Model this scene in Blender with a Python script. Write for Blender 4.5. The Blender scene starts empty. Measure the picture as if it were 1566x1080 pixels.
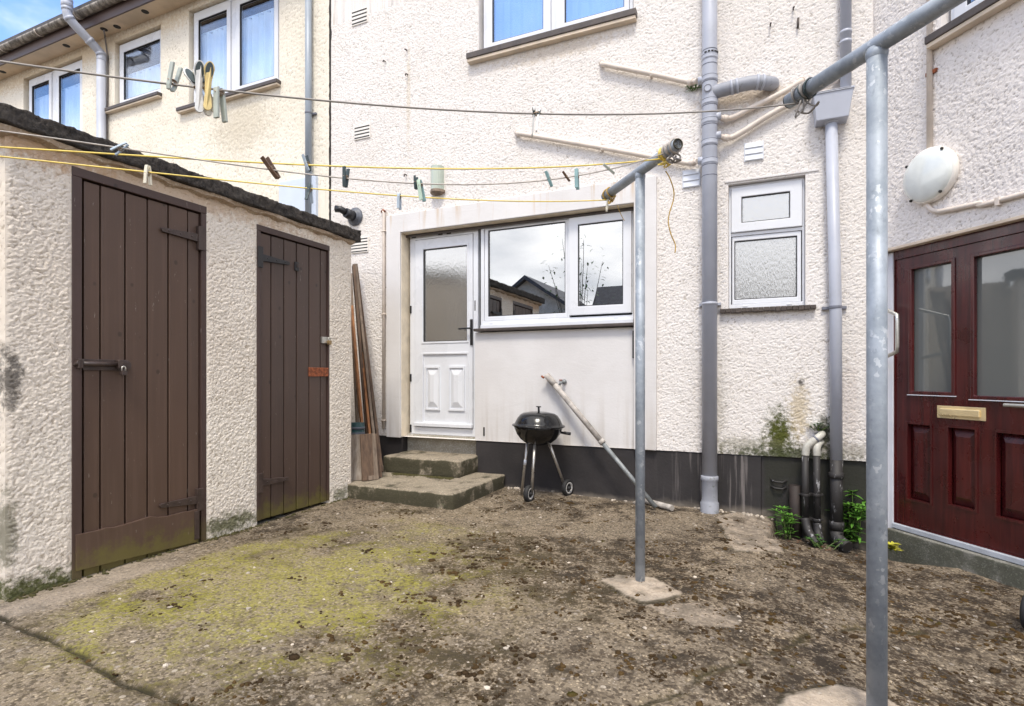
import bpy, bmesh, math, random
import numpy as np
from mathutils import Vector, Matrix, Quaternion
random.seed(7)
SC = bpy.context.scene
COL = SC.collection
R = math.radians

# ------------------------------------------------------------------ camera, world, sun, exposure
FPX, CX, HY, CAMH, D = 845.0, 783.0, 575.0, 1.1, 4.8      # focal length / horizon in photograph pixels; eye height; distance to the house wall
TH = math.radians(90) - math.atan2(1893, 845)
C_, S_ = math.cos(TH), math.sin(TH)
cam = bpy.data.cameras.new('camera')
cam.sensor_width = 36.0
cam.lens = FPX / 1566 * 36.0
cam.shift_y = (HY - 540) / 1566
cam.clip_start = 0.05
cam.clip_end = 3000
camo = bpy.data.objects.new('camera', cam)
COL.objects.link(camo)
camo.location = (0, -D, CAMH)
camo.rotation_euler = (R(90), 0, TH)
SC.camera = camo

SUN_EL, SUN_AZ = R(52), R(200)     # azimuth measured clockwise from +Y
W = bpy.data.worlds.new('World')
SC.world = W
W.use_nodes = True
wn = W.node_tree
wn.nodes.clear()
def wnode(t, **kw):
    n = wn.nodes.new(t)
    for k, v in kw.items(): setattr(n, k, v)
    return n
sky = wnode('ShaderNodeTexSky', sky_type='NISHITA', sun_disc=False)
sky.sun_elevation, sky.sun_rotation = SUN_EL, SUN_AZ
sky.air_density, sky.dust_density, sky.ozone_density = 1.0, 0.6, 1.6
tc = wnode('ShaderNodeTexCoord')
sep = wnode('ShaderNodeSeparateXYZ')
wn.links.new(tc.outputs['Generated'], sep.inputs[0])
def wmath(op, a, b=None, clamp=False):
    n = wnode('ShaderNodeMath', operation=op, use_clamp=clamp)
    for i, v in enumerate((a, b)):
        if v is None: continue
        if isinstance(v, (int, float)): n.inputs[i].default_value = v
        else: wn.links.new(v, n.inputs[i])
    return n.outputs[0]
zz = wmath('ADD', wmath('MAXIMUM', sep.outputs[2], 0.0), 0.22)
comb = wnode('ShaderNodeCombineXYZ')
wn.links.new(wmath('DIVIDE', sep.outputs[0], zz), comb.inputs[0])
wn.links.new(wmath('DIVIDE', sep.outputs[1], zz), comb.inputs[1])
nz = wnode('ShaderNodeTexNoise')
nz.inputs['Scale'].default_value = 0.85
nz.inputs['Detail'].default_value = 7.0
nz.inputs['Roughness'].default_value = 0.58
wn.links.new(comb.outputs[0], nz.inputs['Vector'])
# cloud bank stands behind the camera (-Y) and low; clear blue overhead and beyond the house
belt = wmath('ABSOLUTE', wmath('SUBTRACT', sep.outputs[2], 0.55))           # blue belt at mid height, cloud below and overhead
bias = wmath('ADD', wmath('MULTIPLY', sep.outputs[1], -0.20), wmath('MULTIPLY', wmath('SUBTRACT', belt, 0.30), 0.80))
bias = wmath('ADD', bias, wmath('MULTIPLY', wmath('ABSOLUTE', sep.outputs[0]), 0.08))
cm = wmath('ADD', nz.outputs[0], bias)
mr = wnode('ShaderNodeMapRange', interpolation_type='SMOOTHSTEP')
mr.inputs['From Min'].default_value = 0.40
mr.inputs['From Max'].default_value = 0.58
wn.links.new(cm, mr.inputs['Value'])
nz2 = wnode('ShaderNodeTexNoise')
nz2.inputs['Scale'].default_value = 1.7
nz2.inputs['Detail'].default_value = 5.0
wn.links.new(comb.outputs[0], nz2.inputs['Vector'])
cr = wnode('ShaderNodeValToRGB')
cr.color_ramp.elements[0].position = 0.3
cr.color_ramp.elements[0].color = (4.2, 4.3, 4.6, 1)
cr.color_ramp.elements[1].position = 0.7
cr.color_ramp.elements[1].color = (8.8, 8.5, 8.3, 1)
wn.links.new(nz2.outputs[0], cr.inputs[0])
tint = wnode('ShaderNodeMix', data_type='RGBA', blend_type='MULTIPLY')
tint.inputs[0].default_value = 1.0
tint.inputs[7].default_value = (0.90, 1.04, 1.25, 1)
wn.links.new(sky.outputs[0], tint.inputs[6])
mx = wnode('ShaderNodeMix', data_type='RGBA')
wn.links.new(mr.outputs[0], mx.inputs[0])
wn.links.new(tint.outputs[2], mx.inputs[6])
wn.links.new(cr.outputs[0], mx.inputs[7])
bg = wnode('ShaderNodeBackground')
bg.inputs['Strength'].default_value = 0.145
wn.links.new(mx.outputs[2], bg.inputs['Color'])
wo = wnode('ShaderNodeOutputWorld')
wn.links.new(bg.outputs[0], wo.inputs['Surface'])

sun = bpy.data.lights.new('sun', 'SUN')
sun.energy = 1.5
sun.angle = R(13)
sun.color = (1.0, 0.92, 0.80)
suno = bpy.data.objects.new('sun', sun)
COL.objects.link(suno)
sd = Vector((math.sin(SUN_AZ) * math.cos(SUN_EL), math.cos(SUN_AZ) * math.cos(SUN_EL), math.sin(SUN_EL)))
sd = Vector((0.16, -0.62, 1.15)).normalized()
suno.rotation_euler = sd.to_track_quat('Z', 'Y').to_euler()
suno.location = sd * 30
SUN_EL = math.asin(sd.z); SUN_AZ = math.atan2(sd.x, sd.y)
sky.sun_elevation, sky.sun_rotation = SUN_EL, SUN_AZ
SC.view_settings.view_transform = 'Standard'
SC.view_settings.look = 'None'
SC.view_settings.exposure = 1.08
SC.view_settings.gamma = 1.0
SC.render.engine = 'CYCLES'
SC.cycles.max_bounces = 8

# ------------------------------------------------------------------ measuring: photograph ray -> point on a real plane of the place
def ray(px, py):
    u = (px - CX) / FPX; v = (HY - py) / FPX
    return (C_ * u - S_, S_ * u + C_, v)
def pm(px, py, n=0.0):            # house wall plane y = -n  -> (a, z)
    d = ray(px, py); t = (D - n) / d[1]
    return (t * d[0], CAMH + t * d[2])
XS = -3.265                        # shed front plane
def ps(px, py, n=0.0):            # shed front -> (b, z)
    d = ray(px, py); t = (XS + n) / d[0]
    return (t * d[1] - D, CAMH + t * d[2])
def pg(px, py, z=0.0):
    d = ray(px, py); t = (z - CAMH) / d[2]
    return (t * d[0], t * d[1] - D)
def pd(px, py, depth):            # point at a known depth along the view axis
    d = ray(px, py)
    return Vector((depth * d[0], depth * d[1] - D, CAMH + depth * d[2]))
CA = 0.769                         # inner corner where the red-door wing meets the house wall
RD = Vector((0.60964, -0.79268, 0)); RN = Vector((-0.79268, -0.60964, 0))
def pr(px, py, n=0.0):            # wing wall -> (t, z)
    d = ray(px, py); p0 = Vector((CA, 0, 0)) + RN * n
    t = (p0.x * RN.x + (p0.y + D) * RN.y) / (d[0] * RN.x + d[1] * RN.y)
    x, y = t * d[0], t * d[1] - D
    return ((x - p0.x) * RD.x + (y - p0.y) * RD.y, CAMH + t * d[2])
# frames: (a along the wall to the right, n out of the wall, z up)
def FM(a, n, z): return Vector((a, -n, z))
def FS(a, n, z): return Vector((XS + n, a, z))
def FR(a, n, z):
    p = Vector((CA, 0, 0)) + RD * a + RN * n
    return Vector((p.x, p.y, z))
def FW(x, y, z): return Vector((x, y, z))
SHED_B0, SHED_B1 = -3.386, -0.948
def ground_z(x, y):
    def ss(e0, e1, v):
        t = np.clip((v - e0) / (e1 - e0), 0, 1); return t * t * (3 - 2 * t)
    z = 0.037 - 0.037 * ss(-2.6, -0.4, x) - 0.10 * ss(-0.3, 0.9, x)
    pit = ss(0.055, 0.085, x - 0.10 * (y + 0.5)) * ss(-0.62, -0.50, y - 0.10 * x) * ss(1.6, 1.3, x)
    return z - 0.10 * pit

# ------------------------------------------------------------------ mesh builder
class MB:
    def __init__(self, F=FW):
        self.v = []; self.f = []; self.F = F; self.smooth = []; self.mi = []; self.cm = 0
    def add(self, vs, fs, smooth=False, raw=False):
        o = len(self.v)
        self.v += [Vector(p) if raw else self.F(*p) for p in vs]
        self.f += [tuple(i + o for i in f) for f in fs]
        self.smooth += [smooth] * len(fs); self.mi += [self.cm] * len(fs)
        return self
    def box(self, a0, a1, n0, n1, z0, z1):
        vs = [(a, n, z) for a in (a0, a1) for n in (n0, n1) for z in (z0, z1)]
        return self.add(vs, [(0, 1, 3, 2), (4, 6, 7, 5), (0, 4, 5, 1), (2, 3, 7, 6), (0, 2, 6, 4), (1, 5, 7, 3)])
    def hexa(self, q0, q1):       # two matching quads
        return self.add(list(q0) + list(q1), [(3, 2, 1, 0), (4, 5, 6, 7), (0, 1, 5, 4), (1, 2, 6, 5), (2, 3, 7, 6), (3, 0, 4, 7)])
    def ring(self, o, i, n0, n1):  # rectangular frame o=(a0,a1,z0,z1), i inner
        def rc(r, n): return [(r[0], n, r[2]), (r[1], n, r[2]), (r[1], n, r[3]), (r[0], n, r[3])]
        vs = rc(o, n0) + rc(i, n0) + rc(o, n1) + rc(i, n1)
        fs = []
        for k in range(4):
            j = (k + 1) % 4
            fs += [(k, j, 4 + j, 4 + k), (8 + k, 12 + k, 12 + j, 8 + j), (k, 8 + k, 8 + j, j), (4 + k, 4 + j, 12 + j, 12 + k)]
        return self.add(vs, fs)
    def poly(self, pts, n0, n1):   # polygon in (a,z), extruded n0..n1
        m = len(pts)
        vs = [(a, n0, z) for a, z in pts] + [(a, n1, z) for a, z in pts]
        fs = [tuple(range(m))[::-1], tuple(range(m, 2 * m))] + [(k, (k + 1) % m, m + (k + 1) % m, m + k) for k in range(m)]
        return self.add(vs, fs)
    def raised(self, a0, a1, z0, z1, n0, n1, b):   # raised panel with sloping margins
        vs = [(a0, n0, z0), (a1, n0, z0), (a1, n0, z1), (a0, n0, z1), (a0 + b, n1, z0 + b * 1.4), (a1 - b, n1, z0 + b * 1.4), (a1 - b, n1, z1 - b * 1.4), (a0 + b, n1, z1 - b * 1.4)]
        return self.add(vs, [(0, 1, 5, 4), (1, 2, 6, 5), (2, 3, 7, 6), (3, 0, 4, 7), (4, 5, 6, 7)])
    def tube(self, pts, r, seg=12, caps=True, raw=False, smooth=True):
        P = [Vector(p) if raw else self.F(*p) for p in pts]
        rr = r if isinstance(r, (list, tuple)) else [r] * len(P)
        T = []
        for k in range(len(P)):
            t = (P[min(k + 1, len(P) - 1)] - P[max(k - 1, 0)])
            T.append(t.normalized() if t.length > 1e-9 else Vector((0, 0, 1)))
        u = T[0].orthogonal().normalized()
        vs = []
        for k in range(len(P)):
            if k: u = (T[k - 1].rotation_difference(T[k]) @ u)
            u = (u - T[k] * u.dot(T[k])).normalized(); w = T[k].cross(u)
            vs += [P[k] + (u * math.cos(2 * math.pi * s / seg) + w * math.sin(2 * math.pi * s / seg)) * rr[k] for s in range(seg)]
        fs = []
        for k in range(len(P) - 1):
            for s in range(seg):
                fs.append((k * seg + s, k * seg + (s + 1) % seg, (k + 1) * seg + (s + 1) % seg, (k + 1) * seg + s))
        self.add(vs, fs, smooth, raw=True)
        if caps:
            m = len(P)
            self.add(vs[:seg], [tuple(range(seg))[::-1]], raw=True); self.add(vs[-seg:], [tuple(range(seg))], raw=True)
        return self
    def lathe(self, origin, axis, prof, seg=32, smooth=True):   # prof = [(r, h)] along axis
        O = self.F(*origin); ax = Vector(axis).normalized(); u = ax.orthogonal().normalized(); w = ax.cross(u)
        vs = []
        for r, h in prof:
            vs += [O + ax * h + (u * math.cos(2 * math.pi * s / seg) + w * math.sin(2 * math.pi * s / seg)) * r for s in range(seg)]
        fs = [(k * seg + s, k * seg + (s + 1) % seg, (k + 1) * seg + (s + 1) % seg, (k + 1) * seg + s) for k in range(len(prof) - 1) for s in range(seg)]
        return self.add(vs, fs, smooth, raw=True)
    def build(self, name, mat, parent=None, bevel=0.0, recalc=True, loc=None):
        base = Vector((0, 0, 0))
        p = parent
        while p is not None:
            base += p.location; p = p.parent
        if loc is not None: off = Vector(loc)
        else: off = base.copy()
        me = bpy.data.meshes.new(name)
        me.from_pydata([tuple(v - off) for v in self.v], [], self.f)
        for pl, s, mi in zip(me.polygons, self.smooth, self.mi): pl.use_smooth = s; pl.material_index = mi
        bm = bmesh.new(); bm.from_mesh(me)
        bmesh.ops.remove_doubles(bm, verts=bm.verts, dist=1e-5)
        if recalc: bmesh.ops.recalc_face_normals(bm, faces=bm.faces)
        if bevel > 0:
            ed = [e for e in bm.edges if len(e.link_faces) == 2 and e.calc_face_angle(0) > R(35)]
            bmesh.ops.bevel(bm, geom=ed, offset=bevel, segments=2, affect='EDGES', profile=0.6, clamp_overlap=True)
        bm.to_mesh(me); bm.free()
        for m_ in (mat if isinstance(mat, (list, tuple)) else [mat]): me.materials.append(m_)
        o = bpy.data.objects.new(name, me)
        COL.objects.link(o)
        if parent is not None:
            o.parent = parent
            o.location = off - base
        else: o.location = off
        return o
def thing(name, label, cat, loc=(0, 0, 0), group=None):
    o = bpy.data.objects.new(name, None)
    COL.objects.link(o); o.location = loc; o.empty_display_size = 0.1
    return tag(o, label, cat, group)
def tag(o, label=None, cat=None, group=None, kind=None):
    if label: o['label'] = label
    if cat: o['category'] = cat
    if group: o['group'] = group
    if kind: o['kind'] = kind
    return o
def spline(pts, n=8):
    P = [Vector(p) for p in pts]; out = []
    for i in range(len(P) - 1):
        p0 = P[max(i - 1, 0)]; p1 = P[i]; p2 = P[i + 1]; p3 = P[min(i + 2, len(P) - 1)]
        for k in range(n):
            t = k / n
            out.append(0.5 * ((2 * p1) + (-p0 + p2) * t + (2 * p0 - 5 * p1 + 4 * p2 - p3) * t * t + (-p0 + 3 * p1 - 3 * p2 + p3) * t ** 3))
    out.append(P[-1]); return out

# ------------------------------------------------------------------ materials
class NM:
    def __init__(s, name):
        s.m = bpy.data.materials.new(name); s.m.use_nodes = True; s.t = s.m.node_tree
        s.b = s.t.nodes['Principled BSDF']; s._pos = None; s._obj = None
    def n(s, typ, ins=None, **props):
        nd = s.t.nodes.new(typ)
        for k, v in props.items(): setattr(nd, k, v)
        for k, v in (ins or {}).items(): s.set(nd.inputs[k], v)
        return nd
    def set(s, sock, v):
        if isinstance(v, bpy.types.NodeSocket): s.t.links.new(v, sock)
        elif isinstance(v, (tuple, list)) and len(v) == 3 and sock.type == 'RGBA': sock.default_value = (*v, 1)
        else: sock.default_value = v
    def P(s, **k):
        for kk, v in k.items(): s.set(s.b.inputs[kk.replace('_', ' ')], v)
    def pos(s):
        if s._pos is None: s._pos = s.n('ShaderNodeNewGeometry').outputs['Position']
        return s._pos
    def obj(s):
        if s._obj is None: s._obj = s.n('ShaderNodeTexCoord').outputs['Object']
        return s._obj
    def scale(s, v, sc):
        return s.n('ShaderNodeVectorMath', {0: v, 1: sc}, operation='MULTIPLY').outputs[0]
    def noise(s, v, scale, detail=4, rough=0.55, dist=0.0, col=False):
        return s.n('ShaderNodeTexNoise', {'Vector': v, 'Scale': scale, 'Detail': detail, 'Roughness': rough, 'Distortion': dist}).outputs[1 if col else 0]
    def vor(s, v, scale, feature='F1', out='Distance', rnd=1.0):
        return s.n('ShaderNodeTexVoronoi', {'Vector': v, 'Scale': scale, 'Randomness': rnd}, feature=feature).outputs[out]
    def math(s, op, a, b=0.0, clamp=False):
        return s.n('ShaderNodeMath', {0: a, 1: b}, operation=op, use_clamp=clamp).outputs[0]
    def rng(s, v, a, b, c=0.0, d=1.0, smooth=True):
        return s.n('ShaderNodeMapRange', {'Value': v, 'From Min': a, 'From Max': b, 'To Min': c, 'To Max': d}, interpolation_type='SMOOTHSTEP' if smooth else 'LINEAR').outputs[0]
    def mix(s, f, a, b, mode='MIX'):
        nd = s.n('ShaderNodeMix', {0: f, 6: a, 7: b}, data_type='RGBA', blend_type=mode); return nd.outputs[2]
    def xyz(s, v):
        nd = s.n('ShaderNodeSeparateXYZ', {0: v}); return nd.outputs
    def attr(s, name): return s.n('ShaderNodeAttribute', attribute_name=name).outputs['Fac']
    def bump(s, h, strength, dist, normal=None):
        ins = {'Height': h, 'Strength': strength, 'Distance': dist}
        if normal is not None: ins['Normal'] = normal
        return s.n('ShaderNodeBump', ins).outputs[0]
    def blob(s, v, c, r, nz=None, amp=0.6, soft=0.6):   # soft ellipsoid mask, edge broken by noise
        d = s.n('ShaderNodeVectorMath', {0: v, 1: tuple(c)}, operation='SUBTRACT').outputs[0]
        d = s.n('ShaderNodeVectorMath', {0: d, 1: tuple(1 / k for k in r)}, operation='MULTIPLY').outputs[0]
        l = s.n('ShaderNodeVectorMath', {0: d}, operation='LENGTH').outputs['Value']
        if nz is not None: l = s.math('ADD', l, s.math('MULTIPLY', s.math('SUBTRACT', nz, 0.5), amp))
        return s.rng(l, 1.0, 1.0 - soft)
def simple(name, col, rough=0.5, metal=0.0, var=0.12, scale=6, bump=0.0, bscale=80, spec=0.5, dirt=None):
    k = NM(name); v = k.obj()
    f = k.noise(v, scale, 5)
    c = k.mix(k.rng(f, 0.3, 0.7), tuple(x * (1 - var) for x in col), tuple(min(1, x * (1 + var)) for x in col))
    if dirt:
        g = k.noise(v, scale * 3.1, 6, 0.65)
        c = k.mix(k.rng(g, 0.56, 0.74, 0, dirt[1]), c, dirt[0])
    k.P(Base_Color=c, Roughness=k.rng(f, 0.2, 0.8, max(0.02, rough - 0.08), min(1, rough + 0.08)), Metallic=metal)
    k.b.inputs['Specular IOR Level'].default_value = spec
    if bump > 0: k.P(Normal=k.bump(k.noise(v, bscale, 4), bump, 0.004))
    return k.m

def dash(name, col, lo, stains_and_shade):
    """thrown wet-dash render: the relief itself is geometry, its height is kept in the attribute 'relief'"""
    k = NM(name); v = k.pos()
    h = k.attr('relief')
    big = k.noise(v, 0.9, 6, 0.6); mid = k.noise(v, 5, 5, 0.6); fine = k.noise(v, 24, 6, 0.72)
    c = k.mix(k.rng(big, 0.3, 0.7), col, lo)
    c = k.mix(k.rng(mid, 0.52, 0.8, 0, 0.35), c, tuple(x * 0.75 for x in lo))
    # browner and darker in the deepest pockets of the relief
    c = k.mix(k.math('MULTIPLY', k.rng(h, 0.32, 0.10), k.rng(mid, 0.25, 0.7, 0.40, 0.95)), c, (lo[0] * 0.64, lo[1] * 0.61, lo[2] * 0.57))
    for (cen, rad, colr, amt) in stains_and_shade:
        m = k.blob(v, cen, rad, fine, 2.6, 0.75)
        c = k.mix(k.math('MULTIPLY', m, amt), c, colr)
    # sparse black algae specks
    sp = k.math('MULTIPLY', k.rng(k.vor(v, 13, 'F1'), 0.13, 0.06), k.rng(k.noise(v, 2.2, 3), 0.55, 0.68))
    c = k.mix(k.math('MULTIPLY', sp, 0.75), c, (0.07, 0.065, 0.05))
    k.P(Base_Color=c, Roughness=0.95, Normal=k.bump(k.noise(v, 150, 4, 0.75), 0.8, 0.006))
    k.b.inputs['Specular IOR Level'].default_value = 0.15
    return k.m

M = {}
MOSS, RUST, BLK = (0.075, 0.085, 0.02), (0.42, 0.27, 0.12), (0.05, 0.045, 0.04)
zst = []
p_ = lambda x, y: (lambda q: (q[0], 0, q[1]))(pm(x, y))
M['dash_white'] = dash('pebbledash_white', (0.81, 0.778, 0.755), (0.765, 0.725, 0.69), [
    (p_(1192, 668), (0.15, 0.4, 0.30), MOSS, 1.0), (p_(1222, 628), (0.10, 0.4, 0.30), (0.46, 0.36, 0.19), 0.6),
    (p_(1262, 665), (0.08, 0.4, 0.20), (0.04, 0.045, 0.025), 0.95), (p_(1225, 585), (0.035, 0.4, 0.03), BLK, 0.9),
    (p_(1140, 680), (0.35, 0.4, 0.10), (0.20, 0.19, 0.12), 0.5), (p_(1280, 690), (0.5, 0.4, 0.10), (0.16, 0.15, 0.10), 0.55),
    (p_(1200, 696), (0.60, 0.4, 0.10), (0.06, 0.07, 0.03), 0.9), (p_(625, 150), (0.035, 0.4, 0.75), (0.60, 0.51, 0.38), 0.45),
    (p_(1090, 620), (0.12, 0.4, 0.6), (0.35, 0.32, 0.24), 0.35), (p_(1300, 620), (0.10, 0.4, 0.5), (0.5, 0.42, 0.38), 0.35),  # darker upright patches behind the soil pipe and beside the downpipe
    (p_(1140, 150), (0.5, 0.4, 0.10), (0.52, 0.40, 0.28), 0.55), (p_(850, 80), (0.9, 0.4, 0.09), (0.60, 0.50, 0.38), 0.5)])  # brown patches paint shadow under the branch, stain and shade under the sill
M['dash_wing'] = dash('pebbledash_wing', (0.85, 0.805, 0.775), (0.80, 0.75, 0.71), [])
M['dash_cream'] = dash('pebbledash_cream', (0.84, 0.79, 0.69), (0.77, 0.715, 0.61), [
    (p_(370, 190), (0.8, 0.4, 0.5), (0.50, 0.44, 0.33), 0.5), (p_(120, 90), (4.0, 0.4, 0.22), (0.58, 0.44, 0.27), 0.6)])  # last entry: brown band across the wall top, just below the soffit
s_ = lambda x, y: (lambda q: (XS, q[0], q[1]))(ps(x, y))
M['dash_shed'] = dash('pebbledash_shed', (0.85, 0.785, 0.695), (0.79, 0.71, 0.61), [
    (s_(60, 905), (0.4, 0.45, 0.13), MOSS, 0.95), (s_(15, 580), (0.4, 0.06, 0.20), BLK, 0.8), (s_(350, 800), (0.4, 0.35, 0.10), MOSS, 0.85),
    (s_(520, 755), (0.4, 0.16, 0.08), MOSS, 0.7), (s_(5, 820), (0.4, 0.08, 0.25), (0.10, 0.10, 0.05), 0.7),
    (s_(250, 290), (0.4, 1.6, 0.10), (0.50, 0.33, 0.19), 0.55), (s_(60, 230), (0.4, 0.5, 0.12), (0.52, 0.34, 0.20), 0.6)])  # warm shade below the roof edge, painted as brown bands
def render_smooth():
    k = NM('smooth_painted_render'); v = k.pos()
    st = k.noise(k.scale(v, (14, 14, 0.7)), 1.0, 6, 0.6)
    zone = k.rng(k.xyz(v)[2], 2.5, 2.80)
    c = k.mix(k.rng(k.noise(v, 2.2, 6), 0.3, 0.7), (0.70, 0.69, 0.69), (0.64, 0.625, 0.62))
    c = k.mix(k.math('MULTIPLY', k.rng(st, 0.52, 0.68, 0, 0.75), zone), c, (0.52, 0.38, 0.24))
    low = k.math('MULTIPLY', k.rng(k.xyz(v)[2], 1.15, 0.45), k.rng(st, 0.42, 0.66, 0, 0.6))
    c = k.mix(low, c, (0.48, 0.44, 0.40))
    tr_ = k.noise(k.scale(v, (3, 3, 9)), 1.0, 6, 0.7, 1.2)
    c = k.mix(k.rng(tr_, 0.5, 0.72, 0, 0.30), c, (0.60, 0.58, 0.56))
    sp_ = k.math('MULTIPLY', k.rng(k.vor(v, 26, 'F1'), 0.10, 0.05), k.rng(k.math('ADD', k.xyz(v)[2], k.math('MULTIPLY', k.noise(v, 4, 3), .8)), 1.3, 0.75))
    c = k.mix(k.math('MULTIPLY', sp_, 0.6), c, (0.20, 0.17, 0.14))
    k.P(Base_Color=c, Roughness=0.72, Normal=k.bump(k.math('ADD', k.noise(v, 60, 5, 0.6), k.math('MULTIPLY', tr_, 1.5)), 0.3, 0.004))
    return k.m
M['render'] = render_smooth()
M['reveal'] = simple('cream_reveal', (0.72, 0.63, 0.49), 0.75, var=0.1, scale=9, bump=0.2)
def plinth():
    k = NM('bitumen_painted_plinth'); v = k.pos()
    c = k.mix(k.rng(k.noise(v, 3, 6), 0.3, 0.7), (0.019, 0.017, 0.018), (0.034, 0.030, 0.031))
    st = k.noise(k.scale(v, (22, 22, 0.9)), 1.0, 5, 0.6)
    fade = k.math('MULTIPLY', k.rng(k.xyz(v)[0], -0.9, -0.3), k.rng(k.xyz(v)[0], 0.12, -0.02))
    c = k.mix(k.math('MULTIPLY', k.rng(st, 0.53, 0.66, 0, 0.5), fade), c, (0.30, 0.27, 0.26))
    gz = k.math('ADD', k.xyz(v)[2], k.math('MULTIPLY', k.noise(v, 9, 5), 0.10))
    c = k.mix(k.rng(gz, 0.12, 0.05, 0, 0.6), c, (0.23, 0.20, 0.165))
    pit = k.math('MULTIPLY', k.rng(k.xyz(v)[0], 0.02, 0.06), k.rng(k.noise(v, 7, 5), 0.30, 0.5))
    c = k.mix(k.math('MULTIPLY', pit, 0.85), c, (0.016, 0.017, 0.010))
    k.P(Base_Color=c, Roughness=0.66, Normal=k.bump(k.noise(v, 45, 5), 0.35, 0.006))
    return k.m
M['plinth'] = plinth()
M['upvc'] = simple('white_upvc', (0.70, 0.72, 0.76), 0.3, var=0.03, scale=3, dirt=((0.62, 0.60, 0.56), 0.18))
M['upvc_dark'] = simple('black_gasket', (0.012, 0.012, 0.014), 0.5)
def glass(name, refl, tint, rough=0.0, bump=0.0, opaque=None, ripple=(60, 60, 12)):
    k = NM(name); t = k.t
    gl = k.n('ShaderNodeBsdfGlossy', {'Color': (0.93, 0.95, 0.97, 1), 'Roughness': rough})
    if opaque is not None:
        tr = k.n('ShaderNodeBsdfDiffuse', {'Color': (*opaque, 1)})
    else:
        tr = k.n('ShaderNodeBsdfTransparent', {'Color': (*tint, 1)})
    fr = k.math('POWER', k.n('ShaderNodeLayerWeight', {'Blend': 0.5}).outputs['Facing'], 4.0)
    f = k.rng(fr, 0.0, 1.0, refl, 1.0, smooth=False)
    if bump > 0:
        v = k.scale(k.pos(), ripple)
        nb = k.bump(k.noise(v, 1.0, 3, 0.6), bump, 0.01)
        t.links.new(nb, gl.inputs['Normal'])
    else:   # float glass is never perfectly flat
        t.links.new(k.bump(k.noise(k.pos(), 1.6, 1), 0.03, 0.02), gl.inputs['Normal'])
    ms = k.n('ShaderNodeMixShader', {0: f})
    t.links.new(tr.outputs[0], ms.inputs[1]); t.links.new(gl.outputs[0], ms.inputs[2])
    t.links.new(ms.outputs[0], t.nodes['Material Output'].inputs['Surface'])
    return k.m
M['glass_up'] = glass('clear_glass_upper', 0.34, (0.88, 0.93, 1.0))
M['glass_curtain'] = glass('clear_glass_curtained', 0.10, (0.96, 0.98, 1.0))
M['glass_kitchen'] = glass('clear_glass_kitchen', 0.46, (0.5, 0.52, 0.52))
M['glass_ripple'] = glass('reeded_glass', 0.42, (0, 0, 0), 0.16, 0.35, opaque=(0.14, 0.135, 0.12), ripple=(150, 150, 26))
M['glass_door'] = glass('stippled_glass', 0.44, (0, 0, 0), 0.08, 0.22, opaque=(0.16, 0.16, 0.15), ripple=(110, 110, 40))
M['glass_red'] = glass('wing_door_glass', 0.12, (0, 0, 0), 0.03, 0.012, opaque=(0.135, 0.145, 0.14), ripple=(8, 8, 8))
M['curtain'] = simple('net_curtain', (0.62, 0.76, 0.92), 0.9, var=0.08, scale=4)
M['room'] = simple('dark_room', (0.05, 0.05, 0.055), 0.9)
M['sill'] = simple('brown_painted_sill', (0.070, 0.056, 0.050), 0.5, var=0.2, scale=12, bump=0.2, dirt=((0.16, 0.14, 0.13), 0.4))
M['sill_under'] = simple('cream_sill_underside', (0.62, 0.52, 0.41), 0.8)
M['tile_sill'] = simple('brown_tile_sill', (0.065, 0.05, 0.042), 0.55, var=0.35, scale=40, bump=0.4, dirt=((0.2, 0.19, 0.18), 0.5))
M['pipe'] = simple('grey_plastic_pipe', (0.42, 0.445, 0.515), 0.42, var=0.06, scale=3, dirt=((0.30, 0.31, 0.34), 0.25))
M['pipe_old'] = simple('grey_pipe_weathered', (0.30, 0.315, 0.36), 0.55, var=0.12, scale=8, dirt=((0.10, 0.11, 0.05), 0.75))
M['pipe_line'] = simple('pipe_seal_dark', (0.17, 0.18, 0.22), 0.5)
M['pipe_left'] = simple('blue_grey_pipe', (0.30, 0.345, 0.40), 0.42, var=0.07, scale=3)
M['waste'] = simple('cream_painted_waste_pipe', (0.66, 0.585, 0.515), 0.55, var=0.08, scale=9, bump=0.15, dirt=((0.40, 0.30, 0.21), 0.35))
M['elbow'] = simple('white_plastic_elbow', (0.50, 0.49, 0.44), 0.5, var=0.15, scale=18, dirt=((0.16, 0.15, 0.10), 0.8))
def black_pipe():
    k = NM('black_painted_pipe'); v = k.pos()
    fl = k.noise(k.scale(v, (34, 34, 9)), 1.0, 6, 0.7)
    c = k.mix(k.rng(fl, 0.60, 0.63), (0.024, 0.022, 0.022), (0.26, 0.26, 0.27))
    k.P(Base_Color=c, Roughness=0.62, Normal=k.bump(fl, 0.3, 0.003)); return k.m
M['black_pipe'] = black_pipe()
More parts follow.
